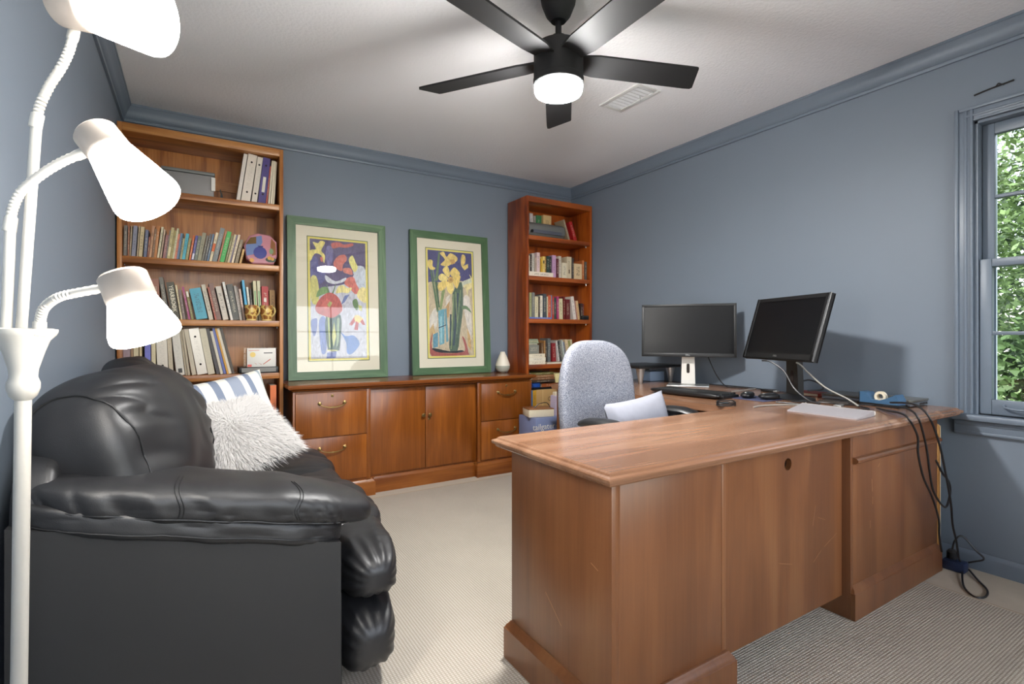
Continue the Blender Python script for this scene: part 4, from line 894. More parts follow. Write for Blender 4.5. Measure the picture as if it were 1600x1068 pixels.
t = thing('main_desk', 'brown cherry desk along the right wall carrying both monitors', 'desk', (2.55, 1.9, RZ))
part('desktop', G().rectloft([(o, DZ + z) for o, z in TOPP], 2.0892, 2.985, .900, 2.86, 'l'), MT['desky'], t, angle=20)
part('near_end_panel', G().box(2.092, 2.862, .957, .975, RZ, DZ - .034, .0015), MT['desk'], t)
part('corner_post', G().box(2.074, 2.092, .955, 1.46, RZ, DZ - .0355, .0015), MT['desk'], t)
part('far_end_panel', G().box(2.11, 2.95, 2.80, 2.82, RZ, DZ - .034), MT['desk'], t)
part('back_panel', G().box(2.90, 2.92, .98, 2.80, .12, DZ - .034), MT['desk'], t)
part('ledge_moulding', G().rings([[(x, y, z) for y, z in ((.957, .580), (.945, .583), (.938, .590), (.938, .597), (.944, .603), (.957, .606))] for x in (2.095, 2.858)]), MT['desk'], t, angle=20)
part('plinth', G().rectloft([(o, RZ + z) for o, z in PLI], 2.076, 2.866, .940, 1.47), MT['desk'], t)
part('plinth', G().rectloft([(o, RZ + z) for o, z in PLI], 2.105, 2.93, 2.12, 2.835), MT['desk'], t)
part('pencil_drawer', G().box(2.135, 2.153, 1.475, 2.20, .60, .692, .0015), MT['desk'], t)
for z0, z1 in ((.13, .30), (.31, .49), (.50, .69)):
    d = part('drawer', G().box(2.122, 2.14, 2.21, 2.795, z0, z1, .0015), MT['desk'], t)
    part('pull_handle', G().tube(smooth_path([(2.122, 2.43, z1 - .06), (2.10, 2.44, z1 - .07), (2.098, 2.50, z1 - .078), (2.10, 2.56, z1 - .07), (2.122, 2.57, z1 - .06)]), .004, 6), MT['brass'], d)
ep = [o for o in t.children if o.name.startswith('near_end')][0]
for x, z, L_, a in ((2.245, .48, .05, 95), (2.25, .42, .03, 90), (2.30, .55, .02, 40), (2.46, .50, .02, 80), (2.23, .33, .03, 90)):
    part('scratch', G().box(-L_ / 2, L_ / 2, .9566, .9571, -.001, .001, M=Matrix.Translation((x, 0, z)) @ Matrix.Rotation(math.radians(-a), 4, 'Y')), scr, ep, smooth=False)

# boards standing between the desk and the wall
single('wooden_board', G().box(2.876, 2.892, .955, 1.40, 0, .66, .012), MT['pine'], 'narrow pine board on edge against the desk end by the window', 'board')
single('wooden_board', G().box(2.932, 2.945, .97, 1.40, 0, .648, .006), mat('beige_board', (196, 184, 158), .6), 'beige painted board standing behind the pine board', 'board')

# ------------------------------------------------------------ on the desk
def monitor(label, c, zc, wdir, tilt, W, Hh, stand_col, foot, brand, cable=None):
    """c: screen centre (x, y); wdir: unit vector to the screen's right as seen from its front"""
    w = Vector((wdir[0], wdir[1], 0)).normalized(); nrm = Vector((-w.y, w.x, 0)) * -1      # front normal
    nrm = Vector((w.y, -w.x, 0))
    M = Matrix(((w.x, -nrm.x, 0, c[0]), (w.y, -nrm.y, 0, c[1]), (0, 0, 1, zc), (0, 0, 0, 1)))
    t = thing('monitor', label, 'monitor', (c[0], c[1], DZ))
    R = M @ Matrix.Rotation(-tilt, 4, 'X')
    a, b = W / 2, Hh / 2
    part('housing', G().box(-a, a, .0, .022, -b, b, .006, M=R).box(-a * .72, a * .72, .02, .05, -b * .62, b * .62, .012, M=R), MT['black'], t)
    bz = part('bezel', G().box(-a, a, -.006, .002, -b, -b + .024, .002, M=R).box(-a, a, -.006, .002, b - .016, b, .002, M=R).box(-a, -a + .016, -.006, .002, -b, b, .002, M=R).box(a - .016, a, -.006, .002, -b, b, .002, M=R), mat('glossy_bezel', (20, 20, 21), .45), t)
    part('screen', G().box(-a + .014, a - .014, -.002, .001, -b + .02, b - .014, M=R), MT['screen'], t, smooth=False)
    g = text_bm(brand, .013, .0003); g.move(R @ Matrix.Translation((0, -.0066, -b + .012)) @ Matrix.Rotation(math.pi / 2, 4, 'X')); part('logo', g, MT['silver'], bz, smooth=False)
    zb = DZ - zc
    nk = G().rings([[M @ Vector((x * s, y, z)) for x, y in ((-1, .052 + o), (1, .052 + o), (1, .085 + o), (-1, .085 + o))] for z, s, o in ((zb + .012, .044, .0), (zb + .10, .042, .0), (-b * .2, .036, -.01), (b * .3, .034, -.015))])
    nk_o = part('stand_neck', nk, stand_col, t)
    part('cable_slot', G().prism([(.010 * math.cos(k * .3927), (.022 if 0 < k < 8 else -.022 if 8 < k else 0) + .010 * math.sin(k * .3927)) for k in range(16)], .0, .002, lambda u, v, q: M @ Vector((u, .0495 + q + .0005, zb + .115 + v))), MT['dark'], nk_o, smooth=False)
    part('stand_foot', foot(G(), M, zb), stand_col if stand_col is not MT['whitep'] else MT['silver'], t)
    return t, M, R
def rect_foot(g, M, zb): return g.box(-.13, .13, -.06, .12, zb + .0005, zb + .010, .004, M=M)
def oval_foot(g, M, zb):
    return g.rings([[M @ Vector((.135 * k * math.cos(a * .2618), .04 + .10 * k * math.sin(a * .2618), zb + z)) for a in range(24)] for k, z in ((1, .0005), (1, .006), (.9, .010), (.4, .018), (.3, .022))])
monitor('black widescreen monitor on a silver stand, nearer the bookcase', (2.735, 2.235), 1.098, (.597, -.802), math.radians(3), .585, .345, MT['whitep'], rect_foot, 'DELL')
m2 = monitor('black tilted monitor on a black stand, nearer the window', (2.63, 1.535), 1.105, (-.36, -.933), math.radians(17), .52, .335, MT['black'], oval_foot, 'DELL')

# raised monitor shelf at the far end
t = thing('monitor_riser', 'black desk riser shelf on silver tapered legs behind the chair', 'riser', (2.80, 2.62, DZ))
part('shelf', G().box(2.56, 2.975, 2.49, 2.83, DZ + .105, DZ + .125, .006), MT['black'], t)
for x in (2.62, 2.92):
    for y in (2.54, 2.78): part('leg', G().lathe([(.012, 0), (.013, .004), (.030, .09), (.034, .105)], Matrix.Translation((x, y, DZ)), 20), MT['silver'], t)
single('tissue_box', G().box(2.80, 2.95, 2.62, 2.74, DZ + .0005, DZ + .07, .005), mat('pale_blue_box', (150, 170, 196), .6), 'pale blue box under the black desk riser', 'box')
# black keyboard with wrist rest
Mk = Matrix.Translation((2.37, 1.90, DZ)) @ Matrix.Rotation(math.radians(-88), 4, 'Z')
t = thing('keyboard', 'black computer keyboard with padded wrist rest before the far monitor', 'keyboard', (2.37, 1.90, DZ))
part('case', G().box(-.225, .225, -.055, .085, .0005, .018, .004, M=Mk), MT['black'], t)
g = G()
for r in range(6):
    for c in range(18):
        if r == 0 and 4 <= c <= 10: continue
        g.box(-.215 + c * .0238, -.215 + c * .0238 + .020, -.045 + r * .021, -.045 + r * .021 + .0175, .018, .026, M=Mk)
g.box(-.12, .045, -.045, -.0275, .018, .026, M=Mk)
part('keys', g, mat('key_plastic', (40, 42, 42), .5), t, smooth=False, kind='stuff')
part('wrist_rest', G().soft((0, -.085, .017), (.225, .033, .0155), 3, 10).move(Mk), MT['black'], t)
# mouse pads, mice
single('mouse_pad', G().box(2.40, 2.60, 1.50, 1.70, DZ + .0005, DZ + .0035, .001), mat('navy_pad', (62, 66, 92), .8), 'navy blue mouse pad between keyboard and near monitor', 'mouse pad')
def mouse(label, x, y, rz, col):
    t = thing('mouse', label, 'mouse', (x, y, DZ + .0036), (0, 0, rz))
    part('shell', G().soft((0, 0, .016), (.030, .055, .0165), 2.6, 10, fn=lambda w, q: Vector((w.x, w.y, w.z * (1 - .18 * q.y)))), col, t, local=True)
    part('wheel', G().lathe([(.008, -.004), (.008, .004)], Matrix.Translation((0, .03, .026)) @ Matrix.Rotation(math.pi / 2, 4, 'Y'), 10), MT['grey_p'], t, local=True)
mouse('black mouse on the navy mouse pad', 2.47, 1.635, 1.9, MT['black'])
mouse('second black mouse beside the oval monitor foot', 2.50, 1.535, 1.2, MT['black'])
# silver wedge keyboard
t = thing('wireless_keyboard', 'slim silver wedge-shaped keyboard seen from its blank edge', 'keyboard', (2.29, 1.14, DZ))
P4 = [(2.200, 1.262), (2.188, .985), (2.375, 1.035), (2.385, 1.318)]
P4 = [(2.196, 1.265), (2.186, .985), (2.366, 1.000), (2.378, 1.300)]
part('body', G().rings([[(P4[0][0], P4[0][1], DZ + .0005), (P4[1][0], P4[1][1], DZ + .0005), (P4[2][0], P4[2][1], DZ + .0005), (P4[3][0], P4[3][1], DZ + .0005)], [(P4[0][0], P4[0][1], DZ + .006), (P4[1][0], P4[1][1], DZ + .006), (P4[2][0], P4[2][1], DZ + .020), (P4[3][0], P4[3][1], DZ + .020)]]), mat('silver_plastic', (176, 170, 172), .35, .2), t, smooth=False)
part('battery_roll', G().tube([(P4[2][0] + .001, P4[2][1], DZ + .011), (P4[3][0] + .001, P4[3][1], DZ + .011)], .0095, 14), MT['whitep'], t)
# tape dispenser
t = thing('tape_dispenser', 'blue tape dispenser with a white roll beside the silver keyboard', 'tape dispenser', (2.745, 1.12, DZ))
prof = [(0, 0), (.165, 0), (.168, .035), (.155, .060), (.118, .040), (.085, .028), (.05, .030), (.028, .062), (.0, .064)]
Mt = Matrix.Translation((2.742, 1.205, DZ + .0005)) @ Matrix.Rotation(math.radians(-97), 4, 'Z')
part('body', G().prism(prof, -.03, .03, lambda u, v, w: Mt @ Vector((u, w, v))), mat('blue_plastic', (64, 98, 130), .3), t, angle=30)
part('base_skirt', G().box(-.002, .170, -.032, .032, .0, .012, .002, M=Mt), MT['black'], t)
part('back_face', G().box(-.004, .001, -.029, .029, .012, .062, M=Mt), MT['black'], t)
part('tape_roll', G().lathe([(.014, -.009), (.025, -.009), (.025, .009), (.014, .009), (.014, -.009)], Mt @ Matrix.Translation((.078, 0, .0435)) @ Matrix.Rotation(math.pi / 2, 4, 'X'), 28, cap=False), MT['page'], t)
# closed laptop
t = thing('laptop', 'closed dark laptop with ports along its edge by the window', 'laptop', (2.85, 1.25, DZ))
Ml = Matrix.Translation((2.862, 1.235, DZ))
part('base', G().box(-.080, .115, -.205, .185, .003, .020, .004, M=Ml), mat('laptop_base', (120, 126, 134), .35, .4), t)
part('lid', G().box(-.082, .117, -.207, .187, .0205, .031, .004, M=Ml), mat('laptop_lid', (112, 110, 104), .3, .5), t)
for k in range(5): part('port', G().box(.02 + k * .017, .03 + k * .017, -.2062, -.204, .008, .015, M=Ml), MT['dark'], t, smooth=False)
single('paper_notepad', G().box(2.62, 2.70, 1.215, 1.355, DZ + .0005, DZ + .012, .002), mat('black_notebook', (52, 44, 38), .5), 'dark notebook lying left of the tape dispenser', 'notebook')
lying('book', 'red-spined flat book behind the oval monitor foot', 'book', 2.845, 2.97, 1.47, 1.62, DZ, .018, (150, 60, 44))
# cables
def cable(label, pts, r=.0035, m=None, sub=8, group='cables on the desk', name='cable'):
    return single(name, G().tube(smooth_path(pts, sub), r, 7), m or MT['cable'], label, 'cable', group=group)
zt = DZ + .005
cable('black monitor cable running down from the near monitor to the desk', [(2.575, 1.62, .930), (2.575, 1.57, .925), (2.575, 1.50, .88), (2.56, 1.44, .80), (2.54, 1.36, .75), (2.53, 1.30, zt)], .004)
cable('grey monitor cable swooping right from the near monitor', [(2.615, 1.46, .925), (2.618, 1.44, .915), (2.62, 1.40, .875), (2.62, 1.32, .81), (2.61, 1.22, .768), (2.595, 1.16, zt)], .004, MT['gcable'])
cable('black cable coiled in a small loop by the chair arm', [(2.13 + .05 * math.cos(k * .62), 1.52 + .035 * math.sin(k * .62), zt + .0075 * (k // 10)) for k in range(28)], .003)
cable('thin grey cable with connector across the desk joint', [(2.16, 1.40, zt), (2.24, 1.41, zt), (2.34, 1.38, zt), (2.40, 1.34, zt), (2.46, 1.33, zt), (2.52, 1.36, zt)], .003, MT['gcable'])
cable('dark cable trailing behind the slim silver keyboard', [(2.42, 1.45, zt), (2.44, 1.36, zt), (2.47, 1.28, zt), (2.44, 1.20, zt), (2.48, 1.12, zt), (2.55, 1.10, zt), (2.60, 1.17, zt)], .0035)
cable('thin black cable lying in front of the notebook', [(2.50, 1.42, zt), (2.58, 1.36, zt), (2.60, 1.30, zt), (2.60, 1.22, zt), (2.66, 1.18, zt), (2.70, 1.14, zt)], .003)
cable('black cable rising behind the near monitor stand', [(2.77, 1.56, .80), (2.86, 1.53, .82), (2.90, 1.49, .80), (2.87, 1.46, .775), (2.80, 1.50, .768)], .0045)
cable('black cable dropping from the far monitor behind its stand', [(2.86, 2.20, .99), (2.87, 2.17, .90), (2.88, 2.12, .80), (2.89, 2.06, zt), (2.90, 2.00, zt), (2.94, 1.94, zt)], .0035)
cable('black cable along the wall edge of the desk', [(2.93, 2.25, zt), (2.95, 2.1, zt), (2.955, 1.95, zt), (2.93, 1.84, zt), (2.86, 1.78, zt)], .0035)
cable('pale cable slanting between far monitor and wall', [(2.66, 1.86, zt), (2.76, 1.86, zt), (2.85, 1.88, zt), (2.925, 1.88, zt)], .003, MT['gcable'])
t = thing('plug_adapter', 'black cable adapter lying near the wall behind the mice', 'adapter', (2.86, 1.74, DZ))
part('body', G().box(2.83, 2.875, 1.715, 1.79, DZ + .0005, DZ + .018, .004), MT['black'], t)
part('connector', G().box(2.835, 2.865, 1.695, 1.716, DZ + .004, DZ + .014, .002), MT['silver'], t)
single('usb_stick', G().box(2.52, 2.545, 1.20, 1.235, DZ + .0005, DZ + .009, .002), MT['silver'], 'small silver stick lying among the cables behind silver keyboard', 'usb stick')
# three cables hanging over the desk end
cable('leftmost black cable hanging down over the desk end', [(2.58, 1.08, zt + .002), (2.48, .99, .745), (2.42, .925, .748), (2.405, .893, .728), (2.479, .893, .656), (2.489, .895, .585), (2.54, .895, .481), (2.625, .895, .387), (2.691, .895, .284), (2.713, .90, .206), (2.754, .905, .127)], .0042, group='cables over the desk end')
cable('looped black cable knotted halfway down the desk end', [(2.62, 1.07, zt + .012), (2.53, .98, .760), (2.465, .915, .762), (2.45, .880, .732), (2.516, .883, .644), (2.547, .883, .57), (2.568, .883, .496), (2.61, .883, .409), (2.721, .883, .331), (2.762, .88, .375), (2.743, .876, .434), (2.654, .872, .493), (2.585, .868, .55)], .0042, group='cables over the desk end')
cable('rightmost black cable falling to the power strip by the window', [(2.66, 1.06, zt + .024), (2.57, .97, .776), (2.51, .905, .776), (2.50, .862, .735), (2.575, .856, .63), (2.639, .856, .505), (2.705, .858, .358), (2.774, .874, .253), (2.821, .876, .168), (2.86, .88, .09), (2.91, .89, .055)], .0042, group='cables over the desk end')
cable('black cord lying in a loop on the carpet below the window', [(2.90, .88, .012), (2.757, .831, .006), (2.684, .775, .006), (2.72, .752, .006), (2.80, .768, .006), (2.88, .82, .006), (2.955, .872, .012)], .004)
t = thing('power_strip', 'dark blue power strip on the carpet by the desk end', 'power strip', (2.945, .93, 0))
navy = mat('navy_plastic', (30, 44, 74), .45)
part('body', G().box(2.905, 2.965, .875, .955, .0005, .045, .006), navy, t)
part('plug', G().lathe([(.020, 0), (.020, .03), (.012, .04)], Matrix.Translation((2.945, .93, .0455)), 16), MT['black'], t)
part('cord', G().tube(smooth_path([(2.945, .93, .08), (2.95, .92, .13), (2.97, .90, .15), (2.985, .86, .10), (2.985, .83, .07), (2.97, .86, .05), (2.955, .90, .03)]), .004, 7), MT['cable'], t)

# ------------------------------------------------------------ office chair
ch = thing('office_chair', 'blue-grey fabric office chair with black armrests behind the desk', 'chair', (1.725, 1.67, RZ), (0, 0, math.radians(12)))
fab, nt, b, N, L = _new('blue_grey_fabric')
tc = N('ShaderNodeTexCoord'); n1 = N('ShaderNodeTexNoise'); n1.inputs['Scale'].default_value = 260; n1.inputs['Detail'].default_value = 2; L(tc.outputs['Object'], n1.inputs[0])
rp = N('ShaderNodeValToRGB'); rp.color_ramp.elements[0].position = .38; rp.color_ramp.elements[0].color = (*lin((92, 97, 112)), 1); rp.color_ramp.elements[1].position = .62; rp.color_ramp.elements[1].color = (*lin((160, 161, 168)), 1)
L(n1.outputs['Fac'], rp.inputs[0]); L(rp.outputs[0], b.inputs['Base Color']); b.inputs['Roughness'].default_value = .9
bp = N('ShaderNodeBump'); bp.inputs['Strength'].default_value = .2; bp.inputs['Distance'].default_value = .001; L(n1.outputs['Fac'], bp.inputs['Height']); L(bp.outputs[0], b.inputs['Normal'])
# local: chair faces -y
def backshape(w, q):
    s = .86 + .14 * min(1, max(0, (1 - (w.z + .30) / .60))) ** .6
    return Vector((w.x * s, w.y + .05 * (q.x ** 2) * -1 + .02 * math.cos((w.z + .05) * 7), w.z))
part('backrest', G().soft((0, .26, .735), (.305, .045, .30), 3.0, 20, Matrix.Rotation(math.radians(-8), 4, 'X'), backshape), fab, ch, local=True)
part('seat', G().soft((0, -.02, .455), (.265, .25, .05), 3.2, 16), fab, ch, local=True)
part('back_bar', G().rings([[(x, y, z) for x in (-.03, .03) for y in ((y0, y0 + .015) if x < 0 else (y0 + .015, y0))] for y0, z in ((.05, .385), (.22, .39), (.31, .45), (.325, .60))]), MT['black'], ch, local=True)
for s in (-1, 1):
    ar = part('armrest', G().rings([[(s * .292 + w * .045 * math.cos(k * .5236), y, z + .020 * math.sin(k * .5236) * w) for k in range(12)] for y, z, w in ((.115, .675, .3), (.105, .682, .75), (.07, .690, .95), (0, .694, 1.0), (-.06, .692, 1.0), (-.11, .682, .95), (-.14, .668, .8), (-.155, .655, .45))]), MT['black'], ch, local=True)
    part('arm_support', G().rings([[(s * .292 + dx, y0 + dy, z) for dx, dy in ((-.012, -.03), (.012, -.03), (.012, .03), (-.012, .03))] for y0, z in ((0, .42), (.0, .55), (.0, .675))]).box(*(sorted((s * .12, s * .30))), -.03, .03, .395, .42, .004), MT['black'], ch, local=True)
part('gas_column', G().lathe([(.028, .11), (.028, .25), (.018, .25), (.018, .40), (.07, .40), (.08, .405)], None, 20), MT['black'], ch, local=True)
for k in range(5):
    a = k * 2 * math.pi / 5 + .3
    u = Vector((math.cos(a), math.sin(a), 0)); v = Vector((-u.y, u.x, 0))
    part('base_leg', G().rings([[u * r + v * w + Vector((0, 0, z0)) for w, z0 in ((-hw, z), (hw, z), (hw * .8, z + h), (-hw * .8, z + h))] for r, hw, z, h in ((.02, .028, .085, .05), (.16, .022, .075, .035), (.28, .016, .06, .025))]), MT['black'], ch, local=True)
    part('caster', G().lathe([(.024, -.018), (.027, -.012), (.027, .012), (.024, .018)], Matrix.Translation(u * .275 + Vector((0, 0, .0275))) @ Matrix.Rotation(a + 1.2, 4, 'Z') @ Matrix.Rotation(math.pi / 2, 4, 'Y'), 18), MT['black'], ch, local=True)
def pillow(g, W, Hh, D, n=22, M=None, pinch=.10, sag=.0):
    """square cushion in the local x/z plane, thickness along y"""
    def pt(i, j, s):
        u, v = 2 * i / n - 1, 2 * j / n - 1
        e = max(0, (1 - u ** 4) * (1 - v ** 4)) ** .55
        x = u * W / 2 * (1 - pinch * (1 - v * v)); z = v * Hh / 2 * (1 - pinch * (1 - u * u))
        nz = .012 * noise.noise(Vector((x * 7, z * 7, s * 3 + 1.5)))
        p = Vector((x, s * (D / 2 * e + nz * e), z - sag * u * u))
        return M @ p if M is not None else p
    for s in (-1, 1):
        V = [[g.bm.verts.new(pt(i, j, s)) for j in range(n + 1)] for i in range(n + 1)]
        for i in range(n):
            for j in range(n): g.bm.faces.new((V[i][j], V[i + 1][j], V[i + 1][j + 1], V[i][j + 1]))
    bmesh.ops.remove_doubles(g.bm, verts=g.bm.verts, dist=.0004)
    return g
Mp = Matrix.Translation((1.705, 1.645, .645)) @ Matrix.Rotation(math.radians(8), 4, 'Z') @ Matrix.Rotation(math.radians(-14), 4, 'X') @ Matrix.Rotation(math.radians(-4), 4, 'Y')
t = thing('throw_pillow', 'pale grey pillow leaning against the office chair backrest', 'pillow', (1.715, 1.64, .51))
part('cover', pillow(G(), .44, .29, .10, 22, Mp, .07), mat('pale_grey_linen', (146, 147, 156), .95, var=.08, vscale=30, bump=.3, bscale=500), t)
# ------------------------------------------------------------ black leather loveseat
sf = thing('loveseat', 'black leather loveseat with overstuffed cushions along the left wall', 'sofa', (.1, 2.4, RZ))
LE = MT['leather']
def rg(x, y, z):
    return (1 - abs(noise.noise(Vector((x, y, z))))) ** 3
def wr(amp, fx, fy, fz, seed=0.0, fine=.0):
    def f(w, q):
        k = noise.noise(Vector((w.x * fx + seed, w.y * fy, w.z * fz)))
        c = rg(w.x * fx * 1.7 + seed, w.y * fy * 1.7 + 3, w.z * fz * 1.7)
        d = Vector((q.x, q.y, q.z)).normalized() * (amp * k - fine * c)
        return w + d
    return f
def soft_pt(c, h, k, M, fn):
    """a point of the same rounded block in direction d"""
    def f(d, lift=.001):
        d = Vector(d); m = (abs(d.x) ** k + abs(d.y) ** k + abs(d.z) ** k) ** (1 / k); q = d / m
        w = Vector((q.x * h[0], q.y * h[1], q.z * h[2]))
        if fn: w = fn(w, q)
        w = w + q.normalized() * lift
        if M is not None: w = M @ w
        return w + Vector(c)
    return f
def puff(name, c, h, k, n, M, fn, seams=(), label=None):
    o = part(name, G().soft(c, h, k, n, M, fn), LE, sf, label=label, angle=80)
    f = soft_pt(c, h, k, M, fn)
    for dirs, r in seams:
        part('seam', G().tube([f(d) for d in dirs], r, 6), MT['seam'], o)
    return o
MT['seam'] = mat('leather_piping', (24, 24, 25), .45)
part('base_frame', G().box(-.33, .36, 1.50, 3.28, .04, .33, .01), MT['vinyl'], sf)
for x in (-.29, .32):
    for y in (1.54, 3.24): part('foot', G().lathe([(.022, RZ), (.03, .042)], Matrix.Translation((x, y, 0)), 12), MT['black'], sf)
part('back_frame', G().soft((-.30, 2.39, .44), (.050, .92, .38), 7, 12), LE, sf)
SL = -.25     # the arms slope down towards the front
for y0, y1, near in ((1.445, 1.72, 1), (3.07, 3.335, 0)):
    yc, hy = (y0 + y1) / 2, (y1 - y0) / 2
    tz = lambda x: .575 + SL * x
    pan = [(-.335, .03), (.345, .03), (.345, tz(.345)), (-.335, tz(-.335))]
    ya, yb = (y0 + .010, y0 + .06) if near else (y1 - .06, y1 - .010)
    part('side_panel', G().prism(pan, ya, yb, lambda u, v, w: (u, w, v)), MT['vinyl'], sf)
    ya, yb = (y0 + .06, y1 - .01) if near else (y0 + .01, y1 - .06)
    part('arm_core', G().prism([(-.32, .05), (.34, .05), (.34, tz(.34)), (-.32, tz(-.32))], ya, yb, lambda u, v, w: (u, w, v)), MT['vinyl'], sf)
    sgn = -1 if near else 1
    def low(w, q):
        v = wr(.006, 9, 6, 14, 2, .004)(w, q); return v + Vector((0, 0, SL * w.x))
    line = lambda z0, z1: [(-1 + 2 * k / 40, sgn * .9, z0 + (z1 - z0) * k / 40) for k in range(1, 40)]
    puff('lower_arm_pad', (.012, yc, .592), (.352, hy + .004, .042), 4.5, 36, None, low, [(line(-.45, -.25), .0018)])
    def up(w, q):
        v = wr(.007, 12, 5, 12, 7)(w, q)
        # gathers: creases climbing from the seam, fading towards the top
        e = max(0, min(1, (.75 - q.z))) * max(0, min(1, -sgn * -q.y * 1.2 + .4))
        v -= Vector((0, sgn, .4)).normalized() * (.011 * e * rg((w.x + .5 * w.z) * 26, w.y * 4, w.z * 5 + 2))
        return v + Vector((0, 0, SL * .8 * w.x - .020 * max(0, q.x) ** 3))
    cross = lambda x: [(x, sgn * math.cos(t), math.sin(t)) for t in [(-.35 + 1.6 * k / 20) for k in range(21)]]
    puff('arm_cushion', (.058, yc, .635), (.398, hy + .014, .056), 3.0, 60, None, up, [(line(-.30, -.55), .0022), (cross(-.22), .0014), (cross(-.20), .0014), (cross(.42), .0014), (cross(.44), .0014)] if near else [(line(-.30, -.55), .0022)])
def padfn(seed):
    def f(w, q):
        v = wr(.008, 10, 9, 9, seed)(w, q)
        e = max(0, abs(q.y) - .80) / .20          # gathered at the ends
        top = abs(q.z)
        return v - Vector((q.x, 0, q.z)) * (.012 * max(0, top - .45) * rg(w.x * 8, w.y * 24, seed)) - Vector((q.x, 0, q.z)) * .006 * e * math.sin(math.atan2(q.z, q.x) * 14)
    return f
puff('front_pad', (.455, 2.39, .352), (.115, .925, .105), 3.4, 44, None, padfn(1), label='upper bulging front pad')
puff('front_pad', (.445, 2.39, .165), (.120, .93, .14), 3.4, 44, None, padfn(4), label='lower bulging front pad')
for k, (y0, y1) in enumerate(((1.70, 2.375), (2.385, 3.075))):
    def seat(w, q):
        v = wr(.007, 7, 7, 8, 3 + k)(w, q)
        e = max(0, q.x) ** 2
        return v - Vector((q.x, 0, q.z)) * (.010 * e * rg(w.x * 5, w.y * 17, w.z * 6))
    puff('seat_cushion', (.175, (y0 + y1) / 2, .388), (.415, (y1 - y0) / 2 + .01, .088), 4.2, 44, None, seat, [([(.95, -.97 + 1.94 * t / 30, .1) for t in range(31)], .002)])
    def bk(w, q):
        v = wr(.012, 5, 6, 7, 9 + 3 * k)(w, q)
        # pleats running in from the gathered ends
        e = max(0, min(1, (abs(q.y) - .25) / .6)) * max(0, min(1, (.93 - abs(q.y)) / .1))
        n1 = rg(w.x * 5 + 2, w.y * 2.5, (w.z + .25 * w.y) * 17)
        v -= Vector((q.x, 0, .25 * q.z)).normalized() * (.026 * e * n1 * max(0, q.x + .15))
        return v + Vector((.022 * (1 - q.z ** 2) * (1 if q.x > 0 else 0), 0, 0))
    ring_ = lambda y: [(math.cos(t * .1309) * .62, y, math.sin(t * .1309) * .62) for t in range(49)]
    puff('back_cushion', (-.145 - .055 * k, (y0 + y1) / 2 + (-.175 if k == 0 else .0), .735), (.142 - .042 * k, .335, .240), 3.1, 64, Matrix.Rotation(math.radians(-16 if k == 0 else 0), 4, 'Z') @ Matrix.Rotation(math.radians(-14), 4, 'Y'), bk, [(ring_(-.66), .0025), (ring_(.66), .0025)])

# ------------------------------------------------------------ pillows on the loveseat
stp, nt, b, N, L = _new('striped_linen')
tc = N('ShaderNodeTexCoord'); sp = N('ShaderNodeSeparateXYZ'); L(tc.outputs['Object'], sp.inputs[0])
mr = N('ShaderNodeMapRange'); mr.inputs['From Min'].default_value = -.25; mr.inputs['From Max'].default_value = .25; L(sp.outputs[0], mr.inputs[0])
rp = N('ShaderNodeValToRGB'); cr = rp.color_ramp; cr.interpolation = 'CONSTANT'
stripes = [(0, (232, 230, 224)), (.06, (196, 196, 196)), (.12, (132, 142, 164)), (.32, (236, 232, 222)), (.42, (130, 140, 160)), (.49, (236, 232, 222)), (.58, (152, 160, 176)), (.70, (238, 234, 226)), (.76, (126, 137, 158)), (.82, (238, 234, 222)), (.93, (164, 176, 184)), (.965, (238, 234, 224))]
cr.elements[0].color = (*lin(stripes[0][1]), 1); cr.elements[1].position = stripes[1][0]; cr.elements[1].color = (*lin(stripes[1][1]), 1)
for p, c in stripes[2:]:
    e = cr.elements.new(p); e.color = (*lin(c), 1)
L(mr.outputs[0], rp.inputs[0]); L(rp.outputs[0], b.inputs['Base Color']); b.inputs['Roughness'].default_value = .95
n1 = N('ShaderNodeTexNoise'); n1.inputs['Scale'].default_value = 600; L(tc.outputs['Object'], n1.inputs[0]); bp = N('ShaderNodeBump'); bp.inputs['Strength'].default_value = .25; bp.inputs['Distance'].default_value = .001
L(n1.outputs['Fac'], bp.inputs['Height']); L(bp.outputs[0], b.inputs['Normal'])
t = thing('striped_pillow', 'blue and white striped pillow propped behind the fluffy one', 'pillow', (.125, 2.84, .69), (math.radians(-26), math.radians(-8), math.radians(26)))
part('cover', pillow(G(), .50, .36, .13, 22, None, .06), stp, t, local=True)
t = thing('fluffy_pillow', 'fluffy white faux-fur pillow on the loveseat seat', 'pillow', (.140, 2.48, .622), (math.radians(-54), math.radians(-9), math.radians(30)))
part('cover', pillow(G(), .42, .35, .12, 20, None, .05), mat('white_fleece', (196, 192, 188), .95), t, local=True)
rnd = random.Random(5); bm = bmesh.new()
